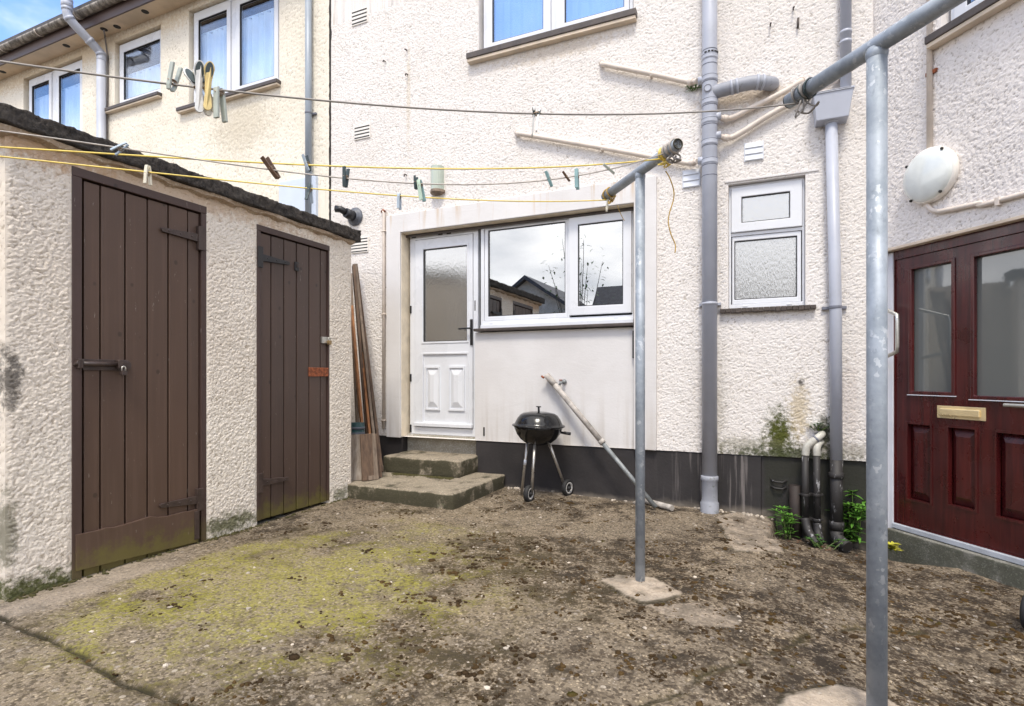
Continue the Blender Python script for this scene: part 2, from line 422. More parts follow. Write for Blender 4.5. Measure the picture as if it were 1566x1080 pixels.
def galv(name, base, dark):
    k = NM(name); v = k.obj()
    vv = k.n('ShaderNodeVectorMath', {0: v, 1: k.scale(k.noise(v, 60, 3, col=True), (0.03, 0.03, 0.03))}, operation='ADD').outputs[0]
    sp = k.vor(k.scale(vv, (1, 1, 0.8)), 70, 'F1', 'Color'); g = k.n('ShaderNodeSeparateColor', {0: sp}).outputs[0]
    w = k.noise(v, 9, 6, 0.6)
    c = k.mix(k.rng(w, 0.35, 0.68), base, dark)
    c = k.mix(k.math('MULTIPLY', k.rng(g, 0.86, 0.95, 0, 0.6), k.rng(k.noise(v, 7, 2), 0.42, 0.6)), c, (0.58, 0.61, 0.64))
    fine = k.noise(k.scale(v, (1, 1, 0.5)), 60, 5, 0.65)
    c = k.mix(k.rng(fine, 0.56, 0.72, 0, 0.35), c, tuple(x * 0.5 for x in dark))
    k.P(Base_Color=c, Roughness=k.rng(w, 0.3, 0.7, 0.46, 0.64), Metallic=0.25, Normal=k.bump(fine, 0.12, 0.003)); return k.m
M['galv'] = galv('galvanised_steel', (0.34, 0.38, 0.43), (0.225, 0.26, 0.30))
M['galv_dull'] = galv('dull_galvanised_steel', (0.26, 0.28, 0.29), (0.15, 0.16, 0.16))
M['pole_paint'] = simple('flaking_pale_paint', (0.40, 0.37, 0.34), 0.75, var=0.3, scale=15, bump=0.4, dirt=((0.17, 0.13, 0.10), 0.9))
def brown_boards(name, col, mossy):
    k = NM(name); v = k.pos()
    gr = k.noise(k.scale(v, (40, 40, 1.5)), 1.0, 5, 0.6)
    c = k.mix(k.rng(k.noise(v, 1.7, 5), 0.3, 0.7), col, tuple(x * 0.78 for x in col))
    c = k.mix(k.rng(gr, 0.45, 0.75, 0, 0.5), c, tuple(x * 1.4 for x in col))
    rnd_ = k.n('ShaderNodeObjectInfo').outputs['Random']
    c = k.mix(k.rng(rnd_, 0, 1, 0, 0.45, smooth=False), c, (col[0] * 1.25, col[1] * 1.12, col[2] * 1.0))
    kn = k.math('MULTIPLY', k.rng(k.vor(k.scale(v, (1, 1, .8)), 7.5, 'F1'), 0.11, 0.05), 0.9)
    c = k.mix(kn, c, tuple(x * 0.5 for x in col))
    # worn flecks of bare wood
    fl = k.math('MULTIPLY', k.rng(k.noise(k.scale(v, (60, 60, 12)), 1.0, 4, 0.7), 0.675, 0.71), 0.7)
    c = k.mix(fl, c, (0.28, 0.25, 0.22))
    zz_ = k.math('ADD', k.xyz(v)[2], k.math('MULTIPLY', k.math('SUBTRACT', k.noise(v, 11, 6, 0.7), 0.5), 0.42))
    c = k.mix(k.math('MULTIPLY', k.rng(zz_, 0.21, 0.06), mossy), c, (0.13, 0.115, 0.028))
    k.P(Base_Color=c, Roughness=k.rng(gr, 0.2, 0.8, 0.36, 0.52), Normal=k.bump(gr, 0.18, 0.003)); return k.m
M['door_brown'] = brown_boards('brown_painted_boards', (0.092, 0.058, 0.043), 0.75)
M['door_brown_dark'] = brown_boards('dark_brown_painted_boards', (0.074, 0.049, 0.040), 0.8)
M['frame_brown'] = brown_boards('brown_painted_frame', (0.062, 0.040, 0.036), 0.4)
M['iron'] = simple('brown_painted_iron', (0.055, 0.038, 0.033), 0.38, var=0.2, scale=25, bump=0.3, dirt=((0.18, 0.14, 0.12), 0.35))
M['iron_black'] = simple('black_iron', (0.025, 0.025, 0.027), 0.5, var=0.2, scale=20, bump=0.2)
M['rust'] = simple('rusty_iron', (0.24, 0.070, 0.028), 0.85, var=0.5, scale=40, bump=0.6, dirt=((0.05, 0.025, 0.018), 0.7))
M['zinc'] = simple('bright_zinc', (0.55, 0.54, 0.50), 0.35, metal=0.7, var=0.12, scale=30)
M['brass'] = simple('polished_brass', (0.86, 0.70, 0.40), 0.32, metal=0.5, var=0.08, scale=10)
M['brass_dull'] = simple('dull_brass', (0.38, 0.27, 0.14), 0.35, metal=0.8, var=0.2, scale=30)
def mahogany():
    k = NM('stained_mahogany'); v = k.pos()
    gr = k.noise(k.scale(v, (28, 28, 1.6)), 1.0, 6, 0.62, 0.6)
    c = k.mix(k.rng(gr, 0.3, 0.72), (0.037, 0.0045, 0.0058), (0.086, 0.0115, 0.0105))
    c = k.mix(k.rng(k.noise(v, 2.5, 5), 0.45, 0.75, 0, 0.55), c, (0.030, 0.006, 0.007))
    k.P(Base_Color=c, Roughness=k.rng(k.noise(v, 6, 5), 0.3, 0.7, 0.2, 0.42), Normal=k.bump(gr, 0.12, 0.002)); k.b.inputs['Coat Weight'].default_value = 0.35
    k.b.inputs['Coat Roughness'].default_value = 0.18; return k.m
M['mahogany'] = mahogany()
M['jamb'] = simple('pale_grey_jamb', (0.60, 0.62, 0.68), 0.5, var=0.05)
M['threshold'] = simple('grey_threshold', (0.42, 0.45, 0.50), 0.45, var=0.1, scale=10)
def concrete(name, a, b, moss, ml=0.5):
    k = NM(name); v = k.pos()
    n1 = k.noise(v, 5, 7, 0.65); n2 = k.noise(v, 38, 5, 0.7)
    c = k.mix(k.rng(n1, 0.3, 0.7), a, b)
    c = k.mix(k.rng(n2, 0.5, 0.72, 0, 0.6), c, tuple(x * 0.45 for x in b))
    sp = k.n('ShaderNodeSeparateColor', {0: k.vor(v, 130, 'F1', 'Color')}).outputs[0]
    c = k.mix(k.rng(sp, 0.80, 0.95, 0, 0.55), c, tuple(min(0.8, x * 1.9) for x in a))
    nrm = k.n('ShaderNodeNewGeometry').outputs['Normal']
    side = k.rng(k.xyz(nrm)[2], 0.85, 0.2)
    mo = k.math('MULTIPLY', k.rng(k.math('ADD', n1, k.math('MULTIPLY', side, 0.20)), 0.52, 0.68), ml)
    c = k.mix(mo, c, moss)
    k.P(Base_Color=c, Roughness=0.92, Normal=k.bump(k.math('ADD', n2, k.math('MULTIPLY', k.noise(v, 150, 2), 0.6)), 0.7, 0.008)); return k.m
M['step'] = concrete('weathered_step_concrete', (0.285, 0.245, 0.185), (0.185, 0.155, 0.115), (0.036, 0.034, 0.016), 0.9)
M['pad'] = concrete('pinkish_concrete', (0.40, 0.30, 0.215), (0.29, 0.225, 0.165), (0.14, 0.10, 0.06), 0.5)
M['step_grey'] = concrete('grey_step_concrete', (0.21, 0.205, 0.18), (0.135, 0.13, 0.112), (0.05, 0.055, 0.03), 0.6)
M['upstand'] = concrete('pale_painted_upstand', (0.48, 0.46, 0.42), (0.36, 0.34, 0.30), (0.2, 0.18, 0.12), 0.4)
def felt():
    k = NM('mossy_roofing_felt'); v = k.pos()
    n1 = k.noise(v, 28, 6, 0.7); n2 = k.noise(v, 4, 5)
    c = k.mix(k.rng(n1, 0.35, 0.65), (0.022, 0.019, 0.017), (0.070, 0.060, 0.052))
    c = k.mix(k.rng(n2, 0.55, 0.75, 0, 0.5), c, (0.045, 0.033, 0.022))
    k.P(Base_Color=c, Roughness=0.95, Normal=k.bump(n1, 1.0, 0.02)); return k.m
M['felt'] = felt()
M['mortar'] = concrete('crumbling_mortar', (0.56, 0.47, 0.37), (0.42, 0.33, 0.25), (0.3, 0.2, 0.12), 0.5)
M['slate'] = simple('roof_tiles', (0.07, 0.065, 0.065), 0.7, var=0.3, scale=8, bump=0.5, bscale=20)
def gutterm():
    k = NM('lichen_stained_gutter'); v = k.pos()
    st = k.noise(k.scale(v, (9, 9, 3)), 1.0, 6, 0.7)
    c = k.mix(k.rng(st, 0.35, 0.62), (0.36, 0.33, 0.29), (0.085, 0.072, 0.060))
    k.P(Base_Color=c, Roughness=0.7, Normal=k.bump(st, 0.3, 0.004)); return k.m
M['gutter'] = gutterm()
M['fascia'] = simple('brown_fascia', (0.075, 0.047, 0.042), 0.4, var=0.15, scale=2)
M['soffit'] = simple('cream_soffit', (0.60, 0.485, 0.36), 0.8, var=0.15, scale=2.5, dirt=((0.36, 0.26, 0.17), 0.4))
M['enamel'] = simple('black_enamel', (0.008, 0.008, 0.009), 0.16, var=0.2, scale=9, dirt=((0.05, 0.045, 0.04), 0.4))
M['leg_steel'] = simple('brushed_leg_steel', (0.50, 0.48, 0.45), 0.32, metal=0.8, var=0.15, scale=20)
M['rubber'] = simple('black_rubber', (0.016, 0.016, 0.017), 0.7, var=0.2, scale=20)
M['hub'] = simple('pale_grey_hub', (0.48, 0.47, 0.46), 0.5)
M['rope_grey'] = simple('grey_plastic_line', (0.27, 0.25, 0.23), 0.5, var=0.15, scale=30)
M['rope_white'] = simple('weathered_white_line', (0.42, 0.38, 0.34), 0.5, var=0.2, scale=30)
M['rope_yellow'] = simple('yellow_plastic_line', (0.78, 0.60, 0.13), 0.45, var=0.1, scale=30)
M['rope_ochre'] = simple('ochre_twine', (0.42, 0.27, 0.06), 0.6, var=0.2, scale=60)
def wood(name, a, b):
    k = NM(name); v = k.obj()
    gr = k.noise(k.scale(v, (50, 50, 2.2)), 1.0, 6, 0.65)
    c = k.mix(k.rng(gr, 0.3, 0.7), a, b)
    c = k.mix(k.rng(k.noise(v, 4, 6, 0.65), 0.5, 0.75, 0, 0.6), c, tuple(x * 0.4 for x in b))
    k.P(Base_Color=c, Roughness=0.8, Normal=k.bump(gr, 0.4, 0.004)); return k.m
M['wood_orange'] = wood('orange_stained_plank', (0.40, 0.185, 0.075), (0.22, 0.095, 0.042))
M['wood_brown'] = wood('brown_weathered_plank', (0.150, 0.095, 0.062), (0.075, 0.048, 0.034))
M['wood_grey'] = wood('grey_weathered_plank', (0.24, 0.185, 0.140), (0.13, 0.098, 0.075))
M['wood_pale'] = wood('pale_peeling_plank', (0.36, 0.315, 0.27), (0.20, 0.155, 0.12))
M['teal'] = simple('teal_plastic', (0.010, 0.046, 0.050), 0.5, var=0.35, scale=12)
M['vent'] = simple('white_vent', (0.66, 0.69, 0.75), 0.4, var=0.04)
M['vent_cream'] = simple('cream_vent', (0.80, 0.765, 0.71), 0.5, var=0.06)
M['slot'] = simple('dark_slot', (0.03, 0.028, 0.025), 0.8)
M['flue'] = simple('dark_grey_flue', (0.10, 0.11, 0.135), 0.5, var=0.2, scale=20)
M['flue_dark'] = simple('black_flue_spout', (0.014, 0.014, 0.017), 0.4)
def lampglass(name, col):
    k = NM(name); k.P(Base_Color=k.mix(k.rng(k.noise(k.obj(), 8, 4), 0.3, 0.7), col, tuple(x * 0.9 for x in col)), Roughness=0.12)
    k.b.inputs['Coat Weight'].default_value = 0.6; k.b.inputs['Coat Roughness'].default_value = 0.03; return k.m
M['lens'] = lampglass('milky_lamp_lens', (0.74, 0.775, 0.75))
M['lens_old'] = lampglass('yellowed_lamp_cover', (0.44, 0.50, 0.43))
M['meter'] = simple('pale_blue_panel', (0.56, 0.63, 0.74), 0.4, var=0.03)
M['leaf'] = simple('fresh_green_leaf', (0.085, 0.22, 0.025), 0.5, var=0.3, scale=14)
M['leaf_dark'] = simple('dark_green_leaf', (0.045, 0.115, 0.022), 0.5, var=0.3, scale=14)
M['leaf_yellow'] = simple('yellowing_leaf', (0.42, 0.40, 0.04), 0.5, var=0.25, scale=14)
M['stem'] = simple('green_stem', (0.09, 0.14, 0.03), 0.6)
M['bark'] = simple('grey_bark', (0.09, 0.075, 0.06), 0.9, var=0.3, scale=10, bump=0.5)
for nm, cl in (('peg_grey', (0.42, 0.46, 0.41)), ('peg_white', (0.68, 0.68, 0.66)), ('peg_dark', (0.035, 0.055, 0.06)), ('peg_brown', (0.10, 0.055, 0.03)),
               ('peg_teal', (0.20, 0.33, 0.34)), ('peg_yellow', (0.72, 0.56, 0.24)), ('peg_blue', (0.36, 0.43, 0.50)), ('peg_cream', (0.66, 0.62, 0.50)), ('peg_green', (0.45, 0.58, 0.47))):
    M[nm] = simple(nm + '_plastic', cl, 0.45, var=0.12, scale=30)
M['spring'] = simple('rusty_peg_spring', (0.33, 0.25, 0.18), 0.4, metal=0.6)

# ------------------------------------------------------------------ ground
def hash2(ix, iy, seed):
    h = (ix.astype(np.int64) * 374761393 + iy.astype(np.int64) * 668265263 + seed * 974634777) & 0x7fffffff
    h = ((h ^ (h >> 13)) * 1274126177) & 0x7fffffff
    return ((h ^ (h >> 16)) & 0xffff) / 65535.0
def vnoise(x, y, seed=0):
    ix = np.floor(x); iy = np.floor(y); fx = x - ix; fy = y - iy
    fx = fx * fx * (3 - 2 * fx); fy = fy * fy * (3 - 2 * fy)
    a = hash2(ix, iy, seed); b = hash2(ix + 1, iy, seed); c = hash2(ix, iy + 1, seed); d = hash2(ix + 1, iy + 1, seed)
    return (a * (1 - fx) + b * fx) * (1 - fy) + (c * (1 - fx) + d * fx) * fy
def fbm(x, y, s, seed=0, o=4):
    r = 0; am = 0.5; tot = 0
    for k in range(o):
        r = r + am * vnoise(x * s + 17.3 * k, y * s - 9.1 * k, seed + k); tot += am; am *= 0.55; s *= 2.03
    return r / tot
def seg_dist(X, Y, pts):
    dmin = np.full(X.shape, 1e9)
    for (x0, y0), (x1, y1) in zip(pts[:-1], pts[1:]):
        dx, dy = x1 - x0, y1 - y0
        t = np.clip(((X - x0) * dx + (Y - y0) * dy) / (dx * dx + dy * dy), 0, 1)
        dmin = np.minimum(dmin, np.hypot(X - x0 - t * dx, Y - y0 - t * dy))
    return dmin
def in_poly(X, Y, pts):
    ins = np.zeros(X.shape, bool)
    for i in range(len(pts)):
        x0, y0 = pts[i]; x1, y1 = pts[i - 1]
        c = ((y0 > Y) != (y1 > Y)) & (X < (x1 - x0) * (Y - y0) / (y1 - y0 + 1e-12) + x0)
        ins ^= c
    return ins
def sstep(e0, e1, v):
    t = np.clip((v - e0) / (e1 - e0), 0, 1); return t * t * (3 - 2 * t)
def pgl(pts, z=0.0): return [pg(x, y, z) for x, y in pts]
CRACK1 = pgl([(-60, 930), (35, 972), (75, 990), (110, 1012), (190, 1052), (290, 1085), (420, 1130)])
CRACK2 = pgl([(960, 1100), (1005, 1072), (1060, 1045), (1110, 1012), (1180, 988), (1240, 958), (1330, 935), (1420, 938)])
PAD2 = pgl([(918, 889), (945, 880), (1000, 884), (1044, 906), (1020, 918), (985, 926), (958, 914)])
PAD2B = pgl([(985, 926), (1070, 920), (1135, 940), (1128, 958), (1060, 955)])
PAD1 = pgl([(1195, 1075), (1270, 1052), (1345, 1056), (1400, 1090), (1300, 1120), (1180, 1100)], -0.05)
APRON = pgl([(1095, 792), (1168, 772), (1200, 838), (1120, 842)])
def ground():
    dx = np.arange(-3.70, 2.2, 0.0125); dy = np.arange(-4.2, 0.12, 0.0125)
    ox = np.array([-500, -200, -80, -40, -20, -12, -9, -7, -5.5, -4.5]); ox2 = np.array([2.8, 3.5, 5, 8, 12, 20, 40, 80, 200, 500])
    xs = np.concatenate([ox, dx, ox2]); ys = np.concatenate([[-500, -200, -80, -40, -20, -12, -9, -7, -5.6, -4.8], dy, [0.6, 2, 5, 10, 20, 50, 120, 300, 700]])
    X, Y = np.meshgrid(xs, ys)
    Z = ground_z(X, Y)
    fine = (X > -3.8) & (X < 2.4) & (Y > -4.4)
    Z = Z + (fbm(X, Y, 1.6, 3) - 0.5) * 0.022 + np.where(fine, (fbm(X, Y, 14, 9) - 0.5) * 0.008 + (fbm(X, Y, 45, 29, 2) - 0.5) * 0.004, 0)
    c1 = seg_dist(X + (fbm(X, Y, 7, 5) - 0.5) * 0.05, Y + (fbm(X, Y, 7, 6) - 0.5) * 0.05, CRACK1)
    c2 = seg_dist(X + (fbm(X, Y, 6, 15) - 0.5) * 0.10, Y + (fbm(X, Y, 6, 16) - 0.5) * 0.10, CRACK2)
    edge = seg_dist(X, Y, [(XS, -3.4), (XS, -0.95)])
    nb = fbm(X, Y, 9, 51)
    pale = np.zeros(X.shape)
    for poly, w in ((PAD2, 1.0), (PAD2B, 0.55), (PAD1, 0.9), (APRON, 0.62)):
        jx = X + (fbm(X, Y, 11, 21) - 0.5) * 0.035; jy = Y + (fbm(X, Y, 11, 22) - 0.5) * 0.035
        ins = in_poly(jx, jy, poly)
        pale = np.maximum(pale, np.where(ins, w, 0) * np.clip(0.8 + (nb - 0.42) * 2.0, 0.25, 1))
        Z = Z + np.where(ins & (w > 0.6), 0.006, 0.0)
    strip = sstep(0.34, 0.22, edge + (nb - 0.5) * 0.12)
    pale = np.maximum(pale, strip * 0.55 * sstep(-2.4, -3.0, Y))
    band = sstep(0.12, 0.02, -Y + (nb - 0.5) * 0.1) * sstep(-2.2, -2.0, X)
    pale = np.maximum(pale, band * 0.3)
    Z = Z - 0.012 * sstep(0.020, 0.006, c1) - 0.006 * sstep(0.03, 0.005, c2)
    ctr = np.array(pg(300, 960))
    g1 = np.exp(-(((X + 2.40) / 0.85) ** 2 + ((Y + 2.75) / 0.80) ** 2))
    g2 = np.exp(-(((X + 2.0) / 0.95) ** 2 + ((Y + 2.3) / 1.1) ** 2))
    g3 = np.exp(-(((X + 2.75) / 0.28) ** 2 + ((Y + 2.95) / 0.40) ** 2))
    n3 = fbm(X, Y, 4.2, 61, 5); n12 = fbm(X, Y, 12, 71, 4)
    algae = np.clip((0.85 * g1 + 0.62 * g2 + 0.8 * g3) * (0.25 + 2.4 * (n3 - 0.25)) * (0.45 + 1.25 * n12), 0, 1)
    algae = algae * (1 - strip * 0.8)
    algae = np.maximum(algae, 0.38 * sstep(0.05, 0.01, c2) * sstep(0.38, 0.6, n12))
    right = sstep(-2.2, 0.3, X)
    dk = fbm(X, Y, 2.0, 81, 5) + 0.5 * (fbm(X, Y, 17, 91, 4) - 0.5) + 0.20 * right
    dark = sstep(0.47, 0.70, dk) * (1 - pale)
    dark = np.maximum(dark, np.maximum(1.0 * sstep(0.022, 0.008, c1), 0.7 * sstep(0.09, 0.02, c1) * sstep(0.4, 0.6, n12)))
    dark = np.maximum(dark, 0.8 * sstep(0.020, 0.006, c2))
    grn = sstep(0.10, 0.02, edge) * 0.8 * sstep(0.35, 0.6, n12)
    algae = np.maximum(algae, grn * 0.5)
    pit = sstep(0.03, 0.16, X - 0.10 * (Y + 0.5)) * sstep(-0.65, -0.42, Y - 0.10 * X) * sstep(1.6, 1.3, X)
    dark = np.maximum(dark, pit * sstep(0.3, 0.6, n12) * 0.95)
    ny, nx = X.shape
    vs = np.stack([X.ravel(), Y.ravel(), Z.ravel()], 1)
    i = np.arange(ny * nx).reshape(ny, nx)
    fs = np.stack([i[:-1, :-1].ravel(), i[:-1, 1:].ravel(), i[1:, 1:].ravel(), i[1:, :-1].ravel()], 1)
    me = bpy.data.meshes.new('ground')
    me.from_pydata(vs.tolist(), [], fs.tolist())
    crack = np.maximum(sstep(0.015, 0.006, c1) * sstep(.30, .50, n12), .75 * sstep(0.014, 0.005, c2) * sstep(.3, .5, n12))
    for q, w in ((PAD2, .8), (PAD1, .8), (APRON, .6)):
        crack = np.maximum(crack, w * sstep(.016, .006, seg_dist(X + (fbm(X, Y, 11, 21) - 0.5) * 0.035, Y + (fbm(X, Y, 11, 22) - 0.5) * 0.035, q + q[:1])) * sstep(.42, .55, nb))
    for nm, arr in (('algae', algae), ('dark', dark), ('pale', pale), ('crack', crack)):
        at = me.attributes.new(nm, 'FLOAT', 'POINT'); at.data.foreach_set('value', arr.ravel().astype(np.float32))
    me.polygons.foreach_set('use_smooth', [True] * len(me.polygons))
    k = NM('old_yard_concrete'); v = k.pos()
    big = k.noise(v, 1.3, 6, 0.6); mid = k.noise(v, 8, 6, 0.7); fn = k.noise(v, 55, 4, 0.7)
    c = k.mix(k.rng(big, 0.35, 0.65), (0.262, 0.212, 0.152), (0.186, 0.154, 0.115))
    c = k.mix(k.rng(mid, 0.42, 0.70, 0, 0.75), c, (0.130, 0.100, 0.070))
    jv = k.n('ShaderNodeVectorMath', {0: v, 1: k.scale(k.noise(v, 40, 3, col=True), (0.02, 0.02, 0.02))}, operation='ADD').outputs[0]
    vc = k.n('ShaderNodeSeparateColor', {0: k.vor(jv, 82, 'F1', 'Color')}).outputs
    vd = k.vor(jv, 82, 'F1')
    agg = k.math('MULTIPLY', k.rng(vd, 0.62, 0.30), k.rng(vc[0], 0.42, 0.75))
    c = k.mix(k.math('MULTIPLY', agg, 0.72), c, k.mix(vc[1], (0.52, 0.42, 0.29), (0.26, 0.225, 0.185)))
    c = k.mix(k.math('MULTIPLY', k.rng(vc[2], 0.62, 0.85), 0.75), c, (0.050, 0.038, 0.028))
    gap = k.rng(k.vor(jv, 82, 'DISTANCE_TO_EDGE'), 0.10, 0.02)
    c = k.mix(k.math('MULTIPLY', gap, 0.32), c, (0.060, 0.045, 0.032))
    vb = k.n('ShaderNodeSeparateColor', {0: k.vor(v, 34, 'F1', 'Color')}).outputs
    peb = k.math('MULTIPLY', k.rng(k.vor(v, 34, 'F1'), 0.40, 0.28), k.rng(vb[0], 0.86, 0.92))
    c = k.mix(k.math('MULTIPLY', peb, 0.75), c, k.mix(vb[1], (0.50, 0.44, 0.36), (0.24, 0.21, 0.19)))
    c = k.mix(k.math('MULTIPLY', k.attr('pale'), k.rng(fn, 0.3, 0.6, 0.5, 0.95)), c, k.mix(k.rng(mid, 0.4, 0.65), (0.50, 0.42, 0.34), (0.34, 0.295, 0.245)))
    brk = k.math('ADD', fn, k.math('MULTIPLY', mid, 0.9))
    dk = k.math('MULTIPLY', k.attr('dark'), k.rng(brk, 0.84, 1.04))
    c = k.mix(k.math('MULTIPLY', dk, 0.95), c, k.mix(k.rng(mid, 0.4, 0.6), (0.052, 0.031, 0.017), (0.034, 0.026, 0.019)))
    al = k.math('MULTIPLY', k.attr('algae'), k.rng(k.math('ADD', k.math('MULTIPLY', fn, 1.1), k.math('MULTIPLY', mid, 0.5)), 0.62, 0.98), True)
    c = k.mix(k.math('MULTIPLY', al, 0.78), c, k.mix(k.rng(k.math('MULTIPLY', k.attr('algae'), fn), 0.15, 0.45), (0.185, 0.150, 0.055), (0.31, 0.285, 0.058)))
    c = k.mix(k.math('MULTIPLY', k.attr('crack'), 0.9), c, (0.030, 0.026, 0.014))
    hh = k.math('ADD', k.math('ADD', fn, k.math('MULTIPLY', agg, 0.45)), k.math('MULTIPLY', k.noise(v, 170, 3, 0.7), 0.55))
    hh = k.math('ADD', hh, k.math('MULTIPLY', dk, 0.45))
    k.P(Base_Color=c, Roughness=0.95, Normal=k.bump(hh, 0.62, 0.010)); k.b.inputs['Specular IOR Level'].default_value = 0.2
    me.materials.append(k.m)
    o = bpy.data.objects.new('ground', me); COL.objects.link(o); o['kind'] = 'structure'
    return X, Y, Z, dark, algae
GX, GY, GZ, GDARK, GALG = ground()
def gz_at(x, y):
    j = int(np.clip(np.searchsorted(GX[0], x), 1, GX.shape[1] - 1)); i = int(np.clip(np.searchsorted(GY[:, 0], y), 1, GX.shape[0] - 1))
    return float(GZ[i, j])
ICO = {}
def ico(sub):
    if sub not in ICO:
        b = bmesh.new(); bmesh.ops.create_icosphere(b, subdivisions=sub, radius=1)
        b.verts.index_update()
        ICO[sub] = ([v.co.copy() for v in b.verts], [tuple(v.index for v in f.verts) for f in b.faces]); b.free()
    return ICO[sub]
def lump(mb, x, y, z, r, h, sub=1, jit=0.35, rng=random, smooth=True):
    vs, fs = ico(sub); a = rng.random() * 6.28; ca, sa = math.cos(a), math.sin(a); ex = 0.7 + 0.7 * rng.random()
    out = []
    for v in vs:
        j = 1 + (rng.random() - 0.5) * 2 * jit
        px, py = v.x * r * ex * j, v.y * r * j
        out.append(Vector((x + px * ca - py * sa, y + px * sa + py * ca, z + v.z * h * j)))
    mb.add(out, fs, smooth, raw=True)
def litter():
    rg = random.Random(11)
    moss = MB(); chips = MB(); n = 0
    while n < 2600:
        x = rg.uniform(-3.1, 2.0); y = -rg.uniform(0.03, 1) ** 0.8 * 3.6
        if x > CA - 0.05 and (x - CA) * RN.x + y * RN.y < 0.06: continue
        if x < -2.15 and y > -1.08: continue
        i = min(np.searchsorted(GY[:, 0], y), GX.shape[0] - 1); j = min(np.searchsorted(GX[0], x), GX.shape[1] - 1)
        w = 0.05 + 0.85 * GDARK[i, j] + (0.10 if x > -0.6 else 0)
        if x < -1.9 and y < -1.8: w *= 0.35
        if rg.random() > w: continue
        r = 0.005 + 0.016 * rg.random() ** 3.2
        if rg.random() < 0.7:      # ragged cluster of small tufts
            for q in range(rg.randint(3, 7)):
                xx, yy = x + rg.gauss(0, r * 1.5), y + rg.gauss(0, r * 1.5)
                lump(moss, xx, yy, gz_at(xx, yy) + 0.0, r * rg.uniform(0.4, 0.8), r * rg.uniform(0.25, 0.5), 1, 0.4, rg)
        else: lump(moss, x, y, gz_at(x, y), r, r * 0.5, 1, 0.4, rg)
        n += 1
    k = NM('dark_moss'); v = k.pos()
    c = k.mix(k.rng(k.noise(v, 5, 4), 0.4, 0.65), (0.050, 0.033, 0.019), (0.105, 0.066, 0.028))
    c = k.mix(k.rng(k.noise(v, 11, 4), 0.58, 0.75), c, (0.070, 0.062, 0.016))
    k.P(Base_Color=c, Roughness=1.0, Normal=k.bump(k.noise(v, 220, 4, 0.7), 1.0, 0.008)); k.b.inputs['Specular IOR Level'].default_value = 0.05
    o = moss.build('moss_clumps', k.m, recalc=False)
    tag(o, 'dark brown moss clumps scattered over the yard concrete', 'moss', kind='stuff')
    for q in range(1100):
        x = rg.uniform(-3.0, 2.0); y = -rg.uniform(0.03, 3.6)
        if x > CA - 0.05 and (x - CA) * RN.x + y * RN.y < 0.06: continue
        if x < -2.15 and y > -1.08: continue
        r = 0.0022 + 0.010 * rg.random() ** 6
        lump(chips, x, y, gz_at(x, y) + r * 0.2, r, r * 0.55, 1, 0.3, rg, False)
    for q in range(150):           # rubble along the foot of the plinth
        x = rg.uniform(-2.2, 0.1); y = -abs(rg.gauss(0, 0.05)) - 0.01
        if rg.random() > (1.0 if x > -0.35 or x < -1.9 else 0.25): continue
        r = 0.006 + 0.014 * rg.random() ** 2
        lump(chips, x, y, gz_at(x, y) + r * 0.3, r, r * 0.7, 1, 0.3, rg, False)
    c = simple('stone_chips', (0.40, 0.35, 0.29), 0.85, var=0.5, scale=9)
    o = chips.build('stone_chips', c, recalc=False)
    tag(o, 'pale stone chips and rubble lying on the yard concrete', 'stones', kind='stuff')
litter()

# ------------------------------------------------------------------ house walls
Z_PL, Z_TOP, Z_EAVE = 0.468, 5.90, 5.90
def billow(x, y, seed, o=2):
    r = 0; am = 1.0; tot = 0
    for k in range(o):
        r = r + am * np.abs(2 * vnoise(x + 31.7 * k, y - 11.3 * k, seed + k) - 1); tot += am; am *= .5; x, y = x * 2.1 + y * .3, y * 2.1 - x * .15
    return r / tot
def lumps(x, y, seed, rmin=.45, rmax=.95):
    """overlapping rounded dabs of thrown render, sharp creases between them"""
    ix, iy = np.floor(x), np.floor(y); best = np.zeros_like(x)
    for di in (-1, 0, 1):
        for dj in (-1, 0, 1):
            cx, cy = ix + di, iy + dj
            px, py = cx + hash2(cx, cy, seed), cy + hash2(cx, cy, seed + 1)
            r = rmin + (rmax - rmin) * hash2(cx, cy, seed + 2); hh = .35 + .65 * hash2(cx, cy, seed + 3)
            t = 1 - ((x - px) ** 2 + (y - py) ** 2) / (r * r)
            best = np.maximum(best, hh * np.sqrt(np.clip(t, 0, 1)))
    return best
